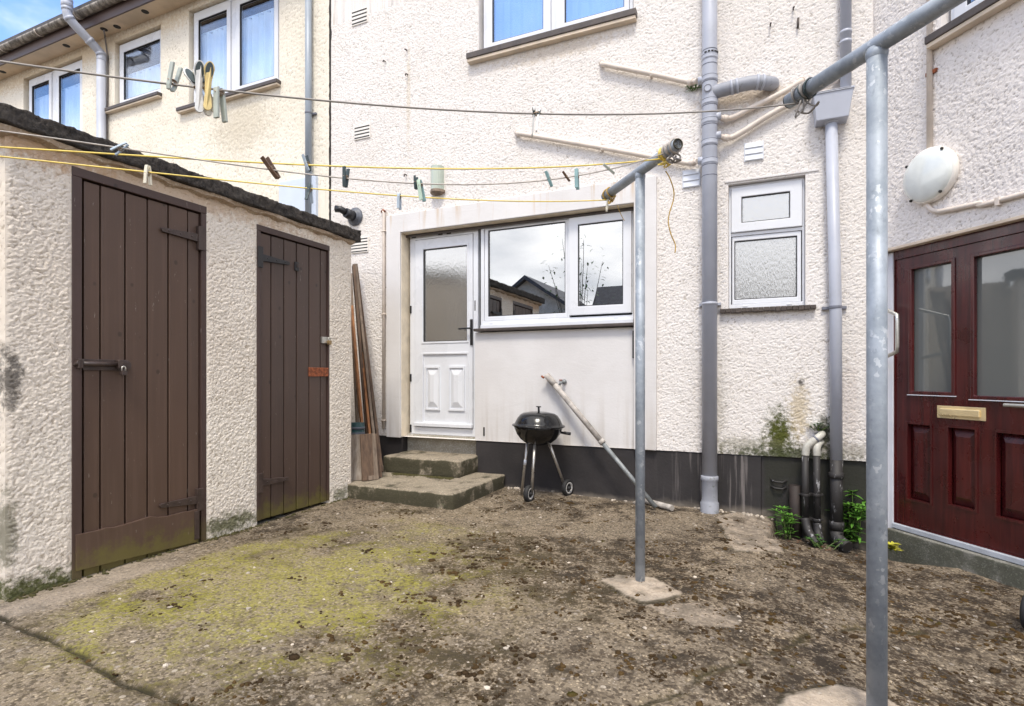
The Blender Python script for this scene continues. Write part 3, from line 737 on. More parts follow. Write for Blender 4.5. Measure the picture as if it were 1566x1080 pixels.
def relief_sheet(name, F, a0, a1, z0, z1, holes, depth, res, amp, seed, mat, parent, keep=None, fq=1.0):
    """rendered wall with its thrown texture as real relief; openings with plain reveals"""
    def axis(lo, hi, ks, res):
        K = sorted({lo, hi, *ks}); out = []
        for p, q in zip(K[:-1], K[1:]): out += list(np.linspace(p, q, max(1, int(math.ceil((q - p) / res))), endpoint=False))
        return np.array(out + [K[-1]])
    kx, kz = [h[0] for h in holes] + [h[1] for h in holes], [h[2] for h in holes] + [h[3] for h in holes]
    if keep:      # only the part in view needs the fine grid
        A = np.concatenate([axis(a0, keep[0], [k for k in kx if k < keep[0]], .4)[:-1], axis(keep[0], keep[1], [k for k in kx if keep[0] <= k <= keep[1]], res), axis(keep[1], a1, [k for k in kx if k > keep[1]], .4)[1:]])
        Z = np.concatenate([axis(z0, keep[2], [k for k in kz if k < keep[2]], .4)[:-1], axis(keep[2], keep[3], [k for k in kz if keep[2] <= k <= keep[3]], res), axis(keep[3], z1, [k for k in kz if k > keep[3]], .4)[1:]])
    else: A, Z = axis(a0, a1, kx, res), axis(z0, z1, kz, res)
    X, Y = np.meshgrid(A, Z)
    wx = X + (fbm(X, Y, 26, seed, 2) - .5) * .024; wy = Y + (fbm(X, Y, 26, seed + 5, 2) - .5) * .024
    u, w = (wx * .94 + wy * .34) * fq, (wy * .94 - wx * .34) * fq
    h = .62 * lumps(u * 52, w * 72, seed + 11) + .34 * lumps(u * 92, w * 118, seed + 31) + .30 * fbm(u, w * 1.4, 30, seed + 23, 3)
    h = np.clip((h + .22 * (fbm(X, Y, 160, seed + 88, 2) - .5) - .22) / .85, 0, 1)
    tp = np.clip(np.minimum(X - a0, a1 - X) / .02, 0, 1)
    for q in holes:
        dxx = np.maximum(np.maximum(q[0] - X, X - q[1]), 0); dzz = np.maximum(np.maximum(q[2] - Y, Y - q[3]), 0)
        tp = np.minimum(tp, np.clip(np.hypot(dxx, dzz) / .025, 0, 1))
    N = amp * h * tp + (fbm(X, Y, 1.3, seed + 70, 3) - .5) * .010 * tp
    ny, nx = X.shape; idx = np.arange(ny * nx).reshape(ny, nx)
    ac = (A[:-1] + A[1:]) / 2; zc = (Z[:-1] + Z[1:]) / 2
    AC, ZC = np.meshgrid(ac, zc); ok = np.ones_like(AC, bool)
    for q in holes: ok &= ~((AC > q[0]) & (AC < q[1]) & (ZC > q[2]) & (ZC < q[3]))
    fs = np.stack([idx[:-1, :-1][ok], idx[:-1, 1:][ok], idx[1:, 1:][ok], idx[1:, :-1][ok]], 1)
    o_, ea, en = F(0, 0, 0), F(1, 0, 0) - F(0, 0, 0), F(0, 1, 0) - F(0, 0, 0)
    if (ea.cross(Vector((0, 0, 1)))).dot(en) < 0: fs = fs[:, ::-1]
    P = np.array(o_)[None] + X.ravel()[:, None] * np.array(ea)[None] + N.ravel()[:, None] * np.array(en)[None] + Y.ravel()[:, None] * np.array((0, 0, 1.0))[None]
    vs = P.tolist(); fs = fs.tolist(); rel = h.ravel().tolist()
    for q in holes:
        b, t = q[0], q[1]
        for (p, r_) in (((b, q[2]), (b, q[3])), ((t, q[2]), (t, q[3])), ((b, q[2]), (t, q[2])), ((b, q[3]), (t, q[3]))):
            n0 = len(vs); vs += [tuple(F(p[0], 0, p[1])), tuple(F(r_[0], 0, r_[1])), tuple(F(r_[0], -depth, r_[1])), tuple(F(p[0], -depth, p[1]))]
            fs.append((n0, n0 + 1, n0 + 2, n0 + 3)); rel += [.6] * 4
    base = parent.location
    me = bpy.data.meshes.new(name); me.from_pydata([(x - base.x, y - base.y, z - base.z) for x, y, z in vs], [], fs)
    me.polygons.foreach_set('use_smooth', [True] * len(me.polygons))
    at = me.attributes.new('relief', 'FLOAT', 'POINT'); at.data.foreach_set('value', np.array(rel, np.float32))
    me.materials.append(mat); o = bpy.data.objects.new(name, me); COL.objects.link(o); o.parent = parent
    return o
def sheet_holes(F, a0, a1, z0, z1, holes, depth=0.12, sub=0.25):
    mb = MB(F)
    A = sorted({a0, a1, *[h[0] for h in holes], *[h[1] for h in holes]}); Z = sorted({z0, z1, *[h[2] for h in holes], *[h[3] for h in holes]})
    for i in range(len(A) - 1):
        for j in range(len(Z) - 1):
            ac, zc = (A[i] + A[i + 1]) / 2, (Z[j] + Z[j + 1]) / 2
            if any(h[0] < ac < h[1] and h[2] < zc < h[3] for h in holes): continue
            mb.add([(A[i], 0, Z[j]), (A[i + 1], 0, Z[j]), (A[i + 1], 0, Z[j + 1]), (A[i], 0, Z[j + 1])], [(0, 1, 2, 3)])
    for h in holes:
        b, t = h[0], h[1]
        for (p, q) in (((b, h[2]), (b, h[3])), ((t, h[2]), (t, h[3])), ((b, h[2]), (t, h[2])), ((b, h[3]), (t, h[3]))):
            mb.add([(p[0], 0, p[1]), (q[0], 0, q[1]), (q[0], -depth, q[1]), (p[0], -depth, p[1])], [(0, 1, 2, 3)])
    return mb
A_CRACK = pm(505, 200)[0]
HOLE_UP = (-2.50, -0.99, 4.24, 5.77)
HOLE_K = (-3.40, -0.98, 0.18, 2.59)
HOLE_S = (-0.2235, 0.3285, 1.640, 2.648)
HOLE_A = (-6.70, -5.13, 4.545, 5.80)
HOLE_B = (-8.24, -7.25, 4.85, 5.77)
HOLE_C = (-10.55, -9.0, 4.545, 5.77)
near_house = thing('terraced_house', 'white pebbledashed house with the white back door and the dark red door', 'house', (-1.8, 0, 0))
far_house = thing('terraced_house', 'cream pebbledashed house left of the dark wall joint, with overhanging eaves', 'house', (-8, 0, 0))
relief_sheet('wall', FM, A_CRACK + 0.012, CA, Z_PL, 6.6, [HOLE_UP, (HOLE_K[0], HOLE_K[1], Z_PL, HOLE_K[3]), HOLE_S], .12, .0056, .0076, 3, M['dash_white'], near_house, (A_CRACK + 0.012, CA, Z_PL, 5.0), 1.3)
# wing wall with the red door
Z_PR = 0.45
HOLE_D = (0.085, 1.62, -0.2, 1.995)
rx0 = pr(1436, 40)[0]
HOLE_RU = (0.505, 1.75, 3.30, 4.7)
relief_sheet('wall', FR, 0, 3.6, -0.3, 6.6, [HOLE_D, HOLE_RU], .10, .0056, .0076, 57, M['dash_wing'], near_house, (0, 1.9, 0.0, 4.3), 1.25)
relief_sheet('wall', FM, -15, A_CRACK - 0.012, -0.2, Z_EAVE, [HOLE_A, HOLE_B, HOLE_C], .12, .0115, .009, 101, M['dash_cream'], far_house, (-11.4, A_CRACK - 0.012, 3.2, Z_EAVE))
# backs and gables so the houses have depth
mb = MB(); mb.box(A_CRACK + 0.013, 6.5, 5.0, 5.2, -0.2, 6.6); mb.build('rear_wall', M['dash_wing'], near_house)
mb = MB(); mb.box(-15, A_CRACK - 0.013, 5.0, 5.2, -0.2, Z_EAVE); mb.box(-15.2, -15, 0, 5.2, -0.2, Z_EAVE); mb.build('rear_wall', M['dash_cream'], far_house)
p1 = FR(3.6, 0, 0)
mb = MB(); mb.hexa([(p1.x, p1.y, -0.2), (6.5, p1.y + 0.5, -0.2), (6.5, 5.0, -0.2), (6.45, 5.0, -0.2)], [(p1.x, p1.y, 6.6), (6.5, p1.y + 0.5, 6.6), (6.5, 5.0, 6.6), (6.45, 5.0, 6.6)])
mb.build('side_wall', M['dash_wing'], near_house)
# black wall joint: ragged recessed strip
def joint():
    rg = random.Random(3); mb = MB(FM)
    zs = np.arange(0.0, 6.6, 0.035); L = []; Rr = []
    for z in zs:
        L.append(A_CRACK - 0.010 - rg.random() * 0.007); Rr.append(A_CRACK + 0.008 + rg.random() * 0.008 + (0.012 if abs(z - pm(505, 53)[1]) < 0.05 else 0))
    vs = [(l, 0.004, z) for l, z in zip(L, zs)] + [(r, 0.004, z) for r, z in zip(Rr, zs)]
    n = len(zs)
    back = [(a, -0.03, z) for a, _, z in vs]
    fs = [(i, n + i, n + i + 1, i + 1) for i in range(n - 1)] + [(i, i + 1, 2 * n + i + 1, 2 * n + i) for i in range(n - 1)] + [(n + i, 3 * n + i, 3 * n + i + 1, n + i + 1) for i in range(n - 1)]
    mb.add(vs + back, fs)
    mb.build('wall_joint', simple('black_joint_filler', (0.025, 0.02, 0.018), 0.9, var=0.5, scale=30), near_house)
joint()
# plinth
def slabmesh(F, a0, a1, n0, n1, z0, z1): return MB(F).box(a0, a1, n0, n1, z0, z1)
A_PIT = pm(1164, 720)[0]
slabmesh(FM, HOLE_K[1], A_PIT, -0.25, -0.006, -0.3, Z_PL - 0.003).box(A_PIT, CA + 0.02, -0.25, -0.020, -0.45, Z_PL - 0.003) \
    .box(-2.535, HOLE_K[1], -0.25, -0.010, -0.3, Z_PL - 0.003).box(A_CRACK, HOLE_K[0], -0.25, -0.006, -0.3, Z_PL - 0.003).build('plinth', M['plinth'], near_house, 0.006)
# smooth surround: left jamb, lintel band, right jamb, apron under the window
s = MB(FM)
zb = 2.785; a0s, a1s = -3.575, -0.790
s.poly([(a0s, Z_PL - 0.01), (HOLE_K[0], Z_PL - 0.01), (HOLE_K[0], HOLE_K[3]), (HOLE_K[1], HOLE_K[3]), (HOLE_K[1], Z_PL), (a1s, Z_PL), (a1s, zb + 0.012), (a0s, zb - 0.006)], -0.02, 0.036)
s.build('door_surround', M['render'], near_house, 0.006)
MB(FM).box(-2.545, HOLE_K[1], -0.12, -0.008, Z_PL, 1.525).build('apron_wall', M['render'], near_house, 0.004)
MB(FM).box(HOLE_K[0] - 0.02, HOLE_K[0] + 0.004, -0.20, 0.012, 0.47, 2.588).box(HOLE_K[0] + 0.006, HOLE_K[1] - 0.004, -0.20, 0.016, 2.583, 2.60).box(HOLE_K[1] - 0.006, HOLE_K[1] + 0.02, -0.20, 0.010, 1.56, 2.58).build('reveal', M['reveal'], near_house, 0.003)
MB(FM).box(HOLE_K[0] + 0.012, HOLE_K[1] - 0.012, -0.072, -0.056, 2.555, 2.582).build('head_trim', M['sill'], near_house, 0.002)

def interior(F, parent, r, depth=0.9, nfront=-0.13, mat='room'):
    a0, a1, z0, z1 = r; a0 -= .2; a1 += .2; z0 -= .2; z1 += .2
    mb = MB(F)
    vs = [(a0, nfront, z0), (a1, nfront, z0), (a1, nfront, z1), (a0, nfront, z1), (a0, -depth, z0), (a1, -depth, z0), (a1, -depth, z1), (a0, -depth, z1)]
    mb.add(vs, [(4, 5, 6, 7), (0, 1, 5, 4), (1, 2, 6, 5), (2, 3, 7, 6), (3, 0, 4, 7)])
    return mb.build('interior', M[mat], parent)
def curtain(F, parent, a0, a1, z0, z1, n=-0.22, seed=1):
    rg = random.Random(seed); mb = MB(F); N = int((a1 - a0) / 0.012); vs = []
    ph = rg.random() * 6
    for i in range(N + 1):
        a = a0 + (a1 - a0) * i / N
        d = 0.018 * math.sin(a * 62 + ph) + 0.012 * math.sin(a * 37 + 2 * ph) + 0.006 * math.sin(a * 150)
        vs += [(a, n + d * 0.8, z0), (a, n + d * .8, z1)]
    mb.add(vs, [(2 * i, 2 * i + 2, 2 * i + 3, 2 * i + 1) for i in range(N)], True)
    mb.box(a0, a1, n - 0.012, n + 0.010, z1, z1 + 0.012)
    return mb.build('curtain', M['curtain'], parent)
def window(F, parent, out, n, lights, gmat, fw=0.05, depth=0.06, sill=None, slots=()):
    """out: outer frame; lights: (sash outer, glass, opening?)"""
    fr = MB(F)
    A = out
    # the outer frame: one ring plus mullions left between lights
    cells = [l[0] for l in lights]
    ins = (min(c[0] for c in cells), max(c[1] for c in cells), min(c[2] for c in cells), max(c[3] for c in cells))
    fr.ring(A, ins, n - depth, n)
    xs = sorted(cells, key=lambda c: c[0])
    for c, d in zip(xs[:-1], xs[1:]):
        if d[0] - c[1] > 0.004: fr.box(c[1], d[0], n - depth, n - 0.002, ins[2], ins[3])
    zs = sorted(cells, key=lambda c: c[2])
    for c, d in zip(zs[:-1], zs[1:]):
        if d[2] - c[3] > 0.004: fr.box(ins[0], ins[1], n - depth, n - 0.002, c[3], d[2])
    w = fr.build('window', M['upvc'], parent, 0.004)
    for so, g, op in lights:
        nn = n + (0.016 if op else -0.010)
        s_ = MB(F).ring((so[0] + 0.002, so[1] - 0.002, so[2] + 0.002, so[3] - 0.002), g, nn - 0.045, nn)
        s_.build('sash', M['upvc'], w, 0.005)
        e = 0.006
        MB(F).ring((g[0] - 0.001, g[1] + 0.001, g[2] - 0.001, g[3] + 0.001), (g[0] + e, g[1] - e, g[2] + e, g[3] - e), nn - 0.030, nn - 0.006).build('gasket', M['upvc_dark'], w)
        MB(F).box(g[0] + 0.002, g[1] - 0.002, nn - 0.028, nn - 0.018, g[2] + 0.002, g[3] - 0.002).build('pane', M[gmat], w)
    if sill:
        sa0, sa1, sz0, sz1, proj, under = sill
        MB(F).poly([(sa0, sz0), (sa1, sz0), (sa1, sz1), (sa0, sz1)], -0.03, proj).build('sill', M['sill'], w, 0.006)
        if under: MB(F).box(sa0 + 0.006, sa1 - 0.006, -0.03, proj - 0.010, sz0 - under, sz0 - 0.001).build('sill_underside', M['sill_under'], w, 0.003)
    for (a, z) in slots:
        MB(F).box(a - 0.017, a + 0.017, n - 0.002, n + 0.005, z - 0.005, z + 0.005).build('drain_cover', M['upvc'], w, 0.002)
    return w
# upper window of the white house
n_ = -0.05
w = window(FM, near_house, (-2.47, -1.005, 4.255, 5.765), n_, [((-2.435, -1.765, 4.28, 5.73), (-2.37, -1.84, 4.345, 5.67), True), ((-1.72, -1.035, 4.28, 5.73), (-1.63, -1.08, 4.345, 5.67), True)], 'glass_up',
           sill=(-2.60, -0.955, 4.185, 4.24, 0.075, 0.03))
curtain(FM, w, -2.44, -1.03, 4.27, 5.66, -0.24, 4); interior(FM, w, (-2.47, -1.0, 4.25, 5.7))
# kitchen window
n_ = -0.075
w = window(FM, near_house, (-2.515, -1.005, 1.60, 2.575), n_, [((-2.48, -1.615, 1.64, 2.555), (-2.44, -1.64, 1.685, 2.535), False), ((-1.595, -1.018, 1.655, 2.555), (-1.510, -1.095, 1.735, 2.484), True)], 'glass_kitchen',
           sill=(-2.535, -0.985, 1.532, 1.560, 0.045, 0), slots=((-2.40, 1.618), (-1.16, 1.622)))
MB(FM).box(-2.50, -1.0, -0.085, -0.035, 1.5615, 1.599).build('subsill', M['upvc'], w, 0.004)
MB(FM).box(-2.44, -2.385, -0.074, -0.068, 2.556, 2.572).build('vent_slot', M['slot'], w, 0.001)
interior(FM, w, (-2.51, -1.0, 1.6, 2.55), 2.2)
# small obscured window
n_ = -0.045
w = window(FM, near_house, (-0.222, 0.327, 1.650, 2.645), n_, [((-0.20, 0.305, 1.68, 2.235), (-0.181, 0.275, 1.720, 2.198), False), ((-0.205, 0.310, 2.262, 2.625), (-0.127, 0.225, 2.336, 2.545), True)], 'glass_ripple', slots=((-0.10, 1.664), (0.22, 1.664)))
mb = MB(FM)
for i in range(17):
    a = -0.285 + i * 0.0402; mb.box(a + 0.001, a + 0.039, -0.04, 0.05 + 0.003 * math.sin(i * 2.3), 1.607 + 0.003 * math.sin(i * 1.7), 1.640)
mb.build('sill', M['tile_sill'], w, 0.003)
MB(FM).box(-0.25, 0.42, -0.02, 0.012, 2.662, 2.678).build('drip_bead', M['render'], w, 0.003)
# left house windows
def two_light(F, parent, o, mull, n, seed, openleft=False):
    a0, a1, z0, z1 = o; m0, m1 = mull
    l1 = (a0 + 0.03, m0, z0 + 0.03, z1 - 0.03); l2 = (m1, a1 - 0.03, z0 + 0.03, z1 - 0.03)
    g = lambda l: (l[0] + 0.075, l[1] - 0.065, l[2] + 0.07, l[3] - 0.095)
    return window(F, parent, o, n, [(l1, g(l1), True), (l2, g(l2), True)], 'glass_curtain', sill=(a0 - 0.17, a1 + 0.06, z0 - 0.055, z0 - 0.012, 0.075, 0.022))
w = two_light(FM, far_house, (-6.675, -5.155, 4.56, 5.79), (-5.985, -5.90), -0.05, 2)
curtain(FM, w, -6.66, -5.17, 4.56, 5.53, -0.125, 7); interior(FM, w, (-6.68, -5.15, 4.55, 5.75))
w = two_light(FM, far_house, (-10.50, -9.03, 4.56, 5.76), (-9.86, -9.74), -0.05, 3)
curtain(FM, w, -10.5, -9.05, 4.56, 5.47, -0.125, 9); interior(FM, w, (-10.5, -9.03, 4.55, 5.75))
w = window(FM, far_house, (-8.215, -7.275, 4.865, 5.75), -0.05, [((-8.185, -7.305, 4.89, 5.725), (-8.10, -7.32, 4.95, 5.62), True)], 'glass_curtain', sill=(-8.41, -7.21, 4.80, 4.842, 0.075, 0.022))
interior(FM, w, (-8.2, -7.3, 4.9, 5.7))
curtain(FM, w, -8.2, -7.28, 4.87, 5.34, -0.125, 12)
# wing upper window
w = window(FR, near_house, (0.53, 1.72, 3.325, 4.68), -0.05, [((0.56, 1.69, 3.35, 4.65), (0.64, 1.62, 3.415, 4.6), True)], 'glass_up', sill=(0.455, 1.80, 3.262, 3.312, 0.075, 0.028))
curtain(FR, w, 0.55, 1.7, 3.33, 4.6, -0.24, 5); interior(FR, w, (0.55, 1.7, 3.33, 4.6))

# ------------------------------------------------------------------ white back door
n_ = -0.10
da0, da1, dz0, dz1 = -3.368, -2.560, 0.490, 2.583
dr = MB(FM).ring((da0, da1, dz0, dz1), (-3.308, -2.612, 0.565, 2.528), n_ - 0.06, n_).build('back_door', M['upvc'], near_house, 0.004)
dr['label'] = 'white panelled door with obscured glass'
GL = (-3.209, -2.672, 1.447, 2.427); PN = (-3.209, -2.672, 0.615, 1.330)
lf = MB(FM)
nl = n_ + 0.004
la0, la1, lz0, lz1 = -3.303, -2.617, 0.572, 2.523
for (x0, x1, z0, z1) in ((la0, GL[0], lz0, lz1), (GL[1], la1, lz0, lz1), (GL[0], GL[1], GL[3], lz1), (GL[0], GL[1], PN[3], GL[2]), (GL[0], GL[1], lz0, PN[2])):
    lf.box(x0, x1, nl - 0.055, nl, z0, z1)
lf.build('door_leaf', M['upvc'], dr)
for r in (GL, PN):
    MB(FM).ring((r[0] - 0.012, r[1] + 0.012, r[2] - 0.012, r[3] + 0.012), (r[0] + 0.008, r[1] - 0.008, r[2] + 0.008, r[3] - 0.008), nl - 0.02, nl + 0.006).build('glazing_bead', M['upvc'], dr, 0.004)
MB(FM).box(GL[0], GL[1], nl - 0.03, nl - 0.02, GL[2], GL[3]).build('pane', M['glass_door'], dr)
MB(FM).ring((GL[0] + 0.008, GL[1] - 0.008, GL[2] + 0.008, GL[3] - 0.008), (GL[0] + 0.014, GL[1] - 0.014, GL[2] + 0.014, GL[3] - 0.014), nl - 0.02, nl - 0.004).build('gasket', M['upvc_dark'], dr)
MB(FM).box(PN[0], PN[1], nl - 0.03, nl - 0.010, PN[2], PN[3]).build('lower_panel', M['upvc'], dr)
for x0, x1 in ((-3.175, -3.005), (-2.895, -2.715)):
    pnl = MB(FM).ring((x0 - 0.004, x1 + 0.004, 0.745, 1.198), (x0 + 0.012, x1 - 0.012, 0.762, 1.180), nl - 0.012, nl + 0.004)
    pnl.raised(x0 + 0.012, x1 - 0.012, 0.762, 1.180, nl - 0.012, nl + 0.010, 0.05)
    pnl.build('raised_panel', M['upvc'], dr, 0.0)
MB(FM).poly([(la0 - 0.004, 0.575), (la1 + 0.004, 0.575), (la1 + 0.004, 0.612), (la0 - 0.004, 0.612)], nl, nl + 0.032).build('weather_bar', M['upvc'], dr, 0.006)
ha = -2.628
h = MB(FM).box(ha - 0.014, ha + 0.014, nl, nl + 0.012, 1.408, 1.668).tube([(ha, nl + 0.01, 1.575), (ha, nl + 0.048, 1.575)], 0.009)
h.tube([(ha, nl + 0.048, 1.575), (ha - 0.03, nl + 0.050, 1.575), (ha - 0.125, nl + 0.046, 1.572)], 0.0085)
h.build('handle', M['upvc_dark'], dr, 0.003)
for z in (1.80, 1.08, 0.545):
    MB(FM).box(da0 + 0.002, da0 + 0.020, n_, n_ + 0.012, z - 0.04, z + 0.04).build('hinge', M['upvc_dark'], dr, 0.003)
for a in (-3.32, -2.995, -2.895):
    MB(FM).box(a - 0.026, a + 0.026, n_ - 0.002, n_ + 0.003, 2.553, 2.573).build('vent_slot', M['slot'], dr, 0.001)
for a in (-3.26, -2.68):
    MB(FM).box(a - 0.017, a + 0.017, n_, n_ + 0.005, 0.523, 0.535).build('drain_cover', M['upvc'], dr, 0.002)
MB(FM).box(-2.548, -2.538, -0.008, -0.003, 1.74, 1.84).build('black_spacer', M['slot'], dr, 0.001)
MB(FM).box(HOLE_K[0] + 0.006, -2.549, -0.18, -0.088, 0.30, 0.488).build('threshold', M['upstand'], dr, 0.004)
interior(FM, dr, (da0, da1, dz0, dz1), 1.0, -0.17)
MB(FM).box(-2.452, -2.436, -0.008, -0.002, 0.515, 0.60).build('weep_slot', M['slot'], near_house, 0.002)
q = pm(971, 527)
MB(FM).box(-0.995, -0.975, -0.01, 0.030, q[1] - 0.12, q[1] + 0.12).build('rubber_buffer', M['rubber'], near_house, 0.008)

# ------------------------------------------------------------------ red door
nd = -0.06
rd = MB(FR)
FO = (0.175, 1.50, -0.02, 1.955)
rz0 = 0.06
G1 = (0.247, 0.540, 0.985, 1.846); G2 = (0.662, 1.13, 0.968, 1.846)
PANS = [(0.215, 0.397, 0.235, 0.776), (0.500, 0.684, 0.258, 0.776), (0.788, 0.975, 0.252, 0.771), (1.05, 1.22, 0.252, 0.771)]
# leaf with cut-outs: assemble rails and stiles from a cell grid, butted
cut = [G1, G2] + PANS
A = sorted({0.132, 1.33, *[c[0] for c in cut], *[c[1] for c in cut]}); Z = sorted({rz0, 1.925, *[c[2] for c in cut], *[c[3] for c in cut]})
for i in range(len(A) - 1):
    for j in range(len(Z) - 1):
        ac, zc = (A[i] + A[i + 1]) / 2, (Z[j] + Z[j + 1]) / 2
        if any(c[0] < ac < c[1] and c[2] < zc < c[3] for c in cut): continue
        rd.add([(A[i], nd, Z[j]), (A[i + 1], nd, Z[j]), (A[i + 1], nd, Z[j + 1]), (A[i], nd, Z[j + 1])], [(0, 1, 2, 3)])
for c in cut:
    for (p, q) in (((c[0], c[2]), (c[0], c[3])), ((c[1], c[2]), (c[1], c[3])), ((c[0], c[2]), (c[1], c[2])), ((c[0], c[3]), (c[1], c[3]))):
        rd.add([(p[0], nd, p[1]), (q[0], nd, q[1]), (q[0], nd - 0.045, q[1]), (p[0], nd - 0.045, p[1])], [(0, 1, 2, 3)])
rd.box(0.133, 1.329, nd - 0.047, nd - 0.0455, rz0 + 0.001, 0.9)
red = rd.build('front_door', M['mahogany'], near_house)
red['label'] = 'dark red stained door with two glazed lights'
for g in (G1, G2):
    MB(FR).ring((g[0] - 0.014, g[1] + 0.014, g[2] - 0.014, g[3] + 0.014), (g[0] + 0.010, g[1] - 0.010, g[2] + 0.010, g[3] - 0.010), nd - 0.02, nd + 0.009).build('glazing_bead', M['mahogany'], red, 0.005)
    MB(FR).box(g[0] - 0.02, g[1] + 0.02, nd, nd + 0.014, g[2] - 0.020, g[2] - 0.0145).build('bead_glint', M['jamb'], red, 0.002)  # bright reflection on the bead, painted as a thin pale strip
    MB(FR).box(g[0], g[1], nd - 0.035, nd - 0.025, g[2], g[3]).build('pane', M['glass_red'], red)
for c in PANS:
    p = MB(FR).ring((c[0] - 0.006, c[1] + 0.006, c[2] - 0.006, c[3] + 0.006), (c[0] + 0.010, c[1] - 0.010, c[2] + 0.010, c[3] - 0.010), nd - 0.03, nd + 0.005)
    p.raised(c[0] + 0.010, c[1] - 0.010, c[2] + 0.010, c[3] - 0.010, nd - 0.036, nd - 0.010, 0.040)
    p.build('raised_panel', M['mahogany'], red)
MB(FR).ring((0.126, 1.336, 0.052, 1.990), (0.131, 1.331, rz0 - 0.002, 1.926), nd - 0.06, nd + 0.012).build('door_frame', M['mahogany'], red, 0.003)
MB(FR).box(0.132, 1.33, nd, nd + 0.008, 1.926, 1.985).build('head_rail', M['mahogany'], red, 0.003)
MB(FR).box(0.437, 0.737, nd, nd + 0.006, 0.824, 0.905).build('letter_plate', M['brass'], red, 0.002)
MB(FR).poly([(0.460, 0.842), (0.709, 0.842), (0.709, 0.888), (0.460, 0.888)], nd + 0.006, nd + 0.018).build('letter_flap', M['brass'], red, 0.006)
MB(FR).tube([(0.868, nd + 0.045, 0.930), (0.99, nd + 0.048, 0.930), (1.002, nd + 0.02, 0.930), (1.002, nd, 0.930)], 0.011).box(0.98, 1.025, nd, nd + 0.010, 0.83, 1.0).build('handle', M['zinc'], red, 0.002)
MB(FR).box(0.070, 0.1255, -0.10, nd + 0.022, -0.02, 1.985).build('door_jamb', M['jamb'], red, 0.004)
MB(FR).box(1.337, 1.625, -0.10, nd + 0.022, -0.02, 1.985).build('door_jamb', M['jamb'], red, 0.004)
MB(FR).box(0.128, 1.336, -0.10, nd + 0.035, 0.018, 0.0515).build('threshold', M['threshold'], red, 0.004)
MB(FR).box(HOLE_D[0] - 0.01, HOLE_D[1], -0.09, 0.006, 1.9905, 2.010).build('lintel_edge', M['sill_under'], near_house, 0.004)
mb = MB(FR); mb.poly([(0.112, -0.4), (1.62, -0.4), (1.62, 0.016), (0.112, 0.012)], -0.09, 0.012); mb.build('step', M['step_grey'], near_house, 0.01)

# ------------------------------------------------------------------ eaves and roofs
ga0, ga1 = -15.0, 1.0
gt = MB(FM)
MB(FM).box(ga0, A_CRACK - 0.2, 0.0, 0.235, 5.885, 5.905).build('soffit', M['soffit'], far_house)
MB(FM).box(ga0, A_CRACK - 0.2, 0.236, 0.258, 5.872, 6.02).build('fascia', M['fascia'], far_house, 0.003)
prof = [(0.310 + 0.062 * math.cos(t), 6.055 - 0.058 * math.sin(t)) for t in np.linspace(0, math.pi, 10)]
outer = [(ga0, n, z) for n, z in prof]; o2 = [(A_CRACK - 0.2, n, z) for n, z in prof]
i1 = [(ga0, 0.310 + (n - 0.310) * 0.92, 6.055 + (z - 6.055) * 0.92) for n, z in prof]; i2 = [(A_CRACK - 0.2, p[1], p[2]) for p in i1]
gt = MB(FM); m = len(prof)
gt.add(outer + o2 + i1 + i2, [(k, k + 1, m + k + 1, m + k) for k in range(m - 1)] + [(2 * m + k, 3 * m + k, 3 * m + k + 1, 2 * m + k + 1) for k in range(m - 1)] + [(0, m, 3 * m, 2 * m), (m - 1, 3 * m - 1, 4 * m - 1, 2 * m - 1)], True)
gut = gt.build('gutter', M['gutter'], far_house)
for a in np.arange(-14.2, A_CRACK - 0.4, 0.95):
    b = MB(FM).tube([(a, n, z) for n, z in [(0.262, 6.07)] + [(0.310 + 0.067 * math.cos(t), 6.055 - 0.063 * math.sin(t)) for t in np.linspace(math.pi, 0, 9)]], 0.006, 6)
    b.build('gutter_bracket', M['waste'], gut)
for px, py in ((4, 110), (101.5, 70), (159, 45), (179, 41), (222, 18)):
    u = ray(px, py); t = (5.884 - CAMH) / u[2]; x, y = u[0] * t, u[1] * t - D
    MB().lathe((x, y, 5.8855), (0, 0, -1), [(0.045, 0.0), (0.045, 0.004), (0.034, 0.005), (0.0, 0.004)], 18).build('soffit_vent', M['slot'], far_house)
def roof(parent, x0, x1, z0):
    mb = MB(); t = 0.12
    mb.hexa([(x0, -0.30, z0), (x1, -0.30, z0), (x1, 2.6, z0 + 1.9), (x0, 2.6, z0 + 1.9)], [(x0, -0.30, z0 + t), (x1, -0.30, z0 + t), (x1, 2.6, z0 + 1.9 + t), (x0, 2.6, z0 + 1.9 + t)])
    mb.hexa([(x0, 5.5, z0), (x1, 5.5, z0), (x1, 2.6, z0 + 1.9), (x0, 2.6, z0 + 1.9)], [(x0, 5.5, z0 + t), (x1, 5.5, z0 + t), (x1, 2.6, z0 + 1.9 + t), (x0, 2.6, z0 + 1.9 + t)])
    mb.build('roof', M['slate'], parent)
roof(far_house, -15.3, A_CRACK - 0.02, 6.06)
roof(near_house, A_CRACK + 0.02, 6.7, 6.62)
c3 = FR(3.7, 0.3, 0); c0 = FR(0.4, 0.3, 0)
MB().hexa([(c0.x, c0.y, 6.61), (c3.x, c3.y, 6.61), (6.9, c3.y + 0.4, 6.9), (6.8, 0, 6.9)], [(c0.x, c0.y, 6.73), (c3.x, c3.y, 6.73), (6.9, c3.y + 0.4, 7.02), (6.8, 0, 7.02)]).build('roof', M['slate'], near_house)

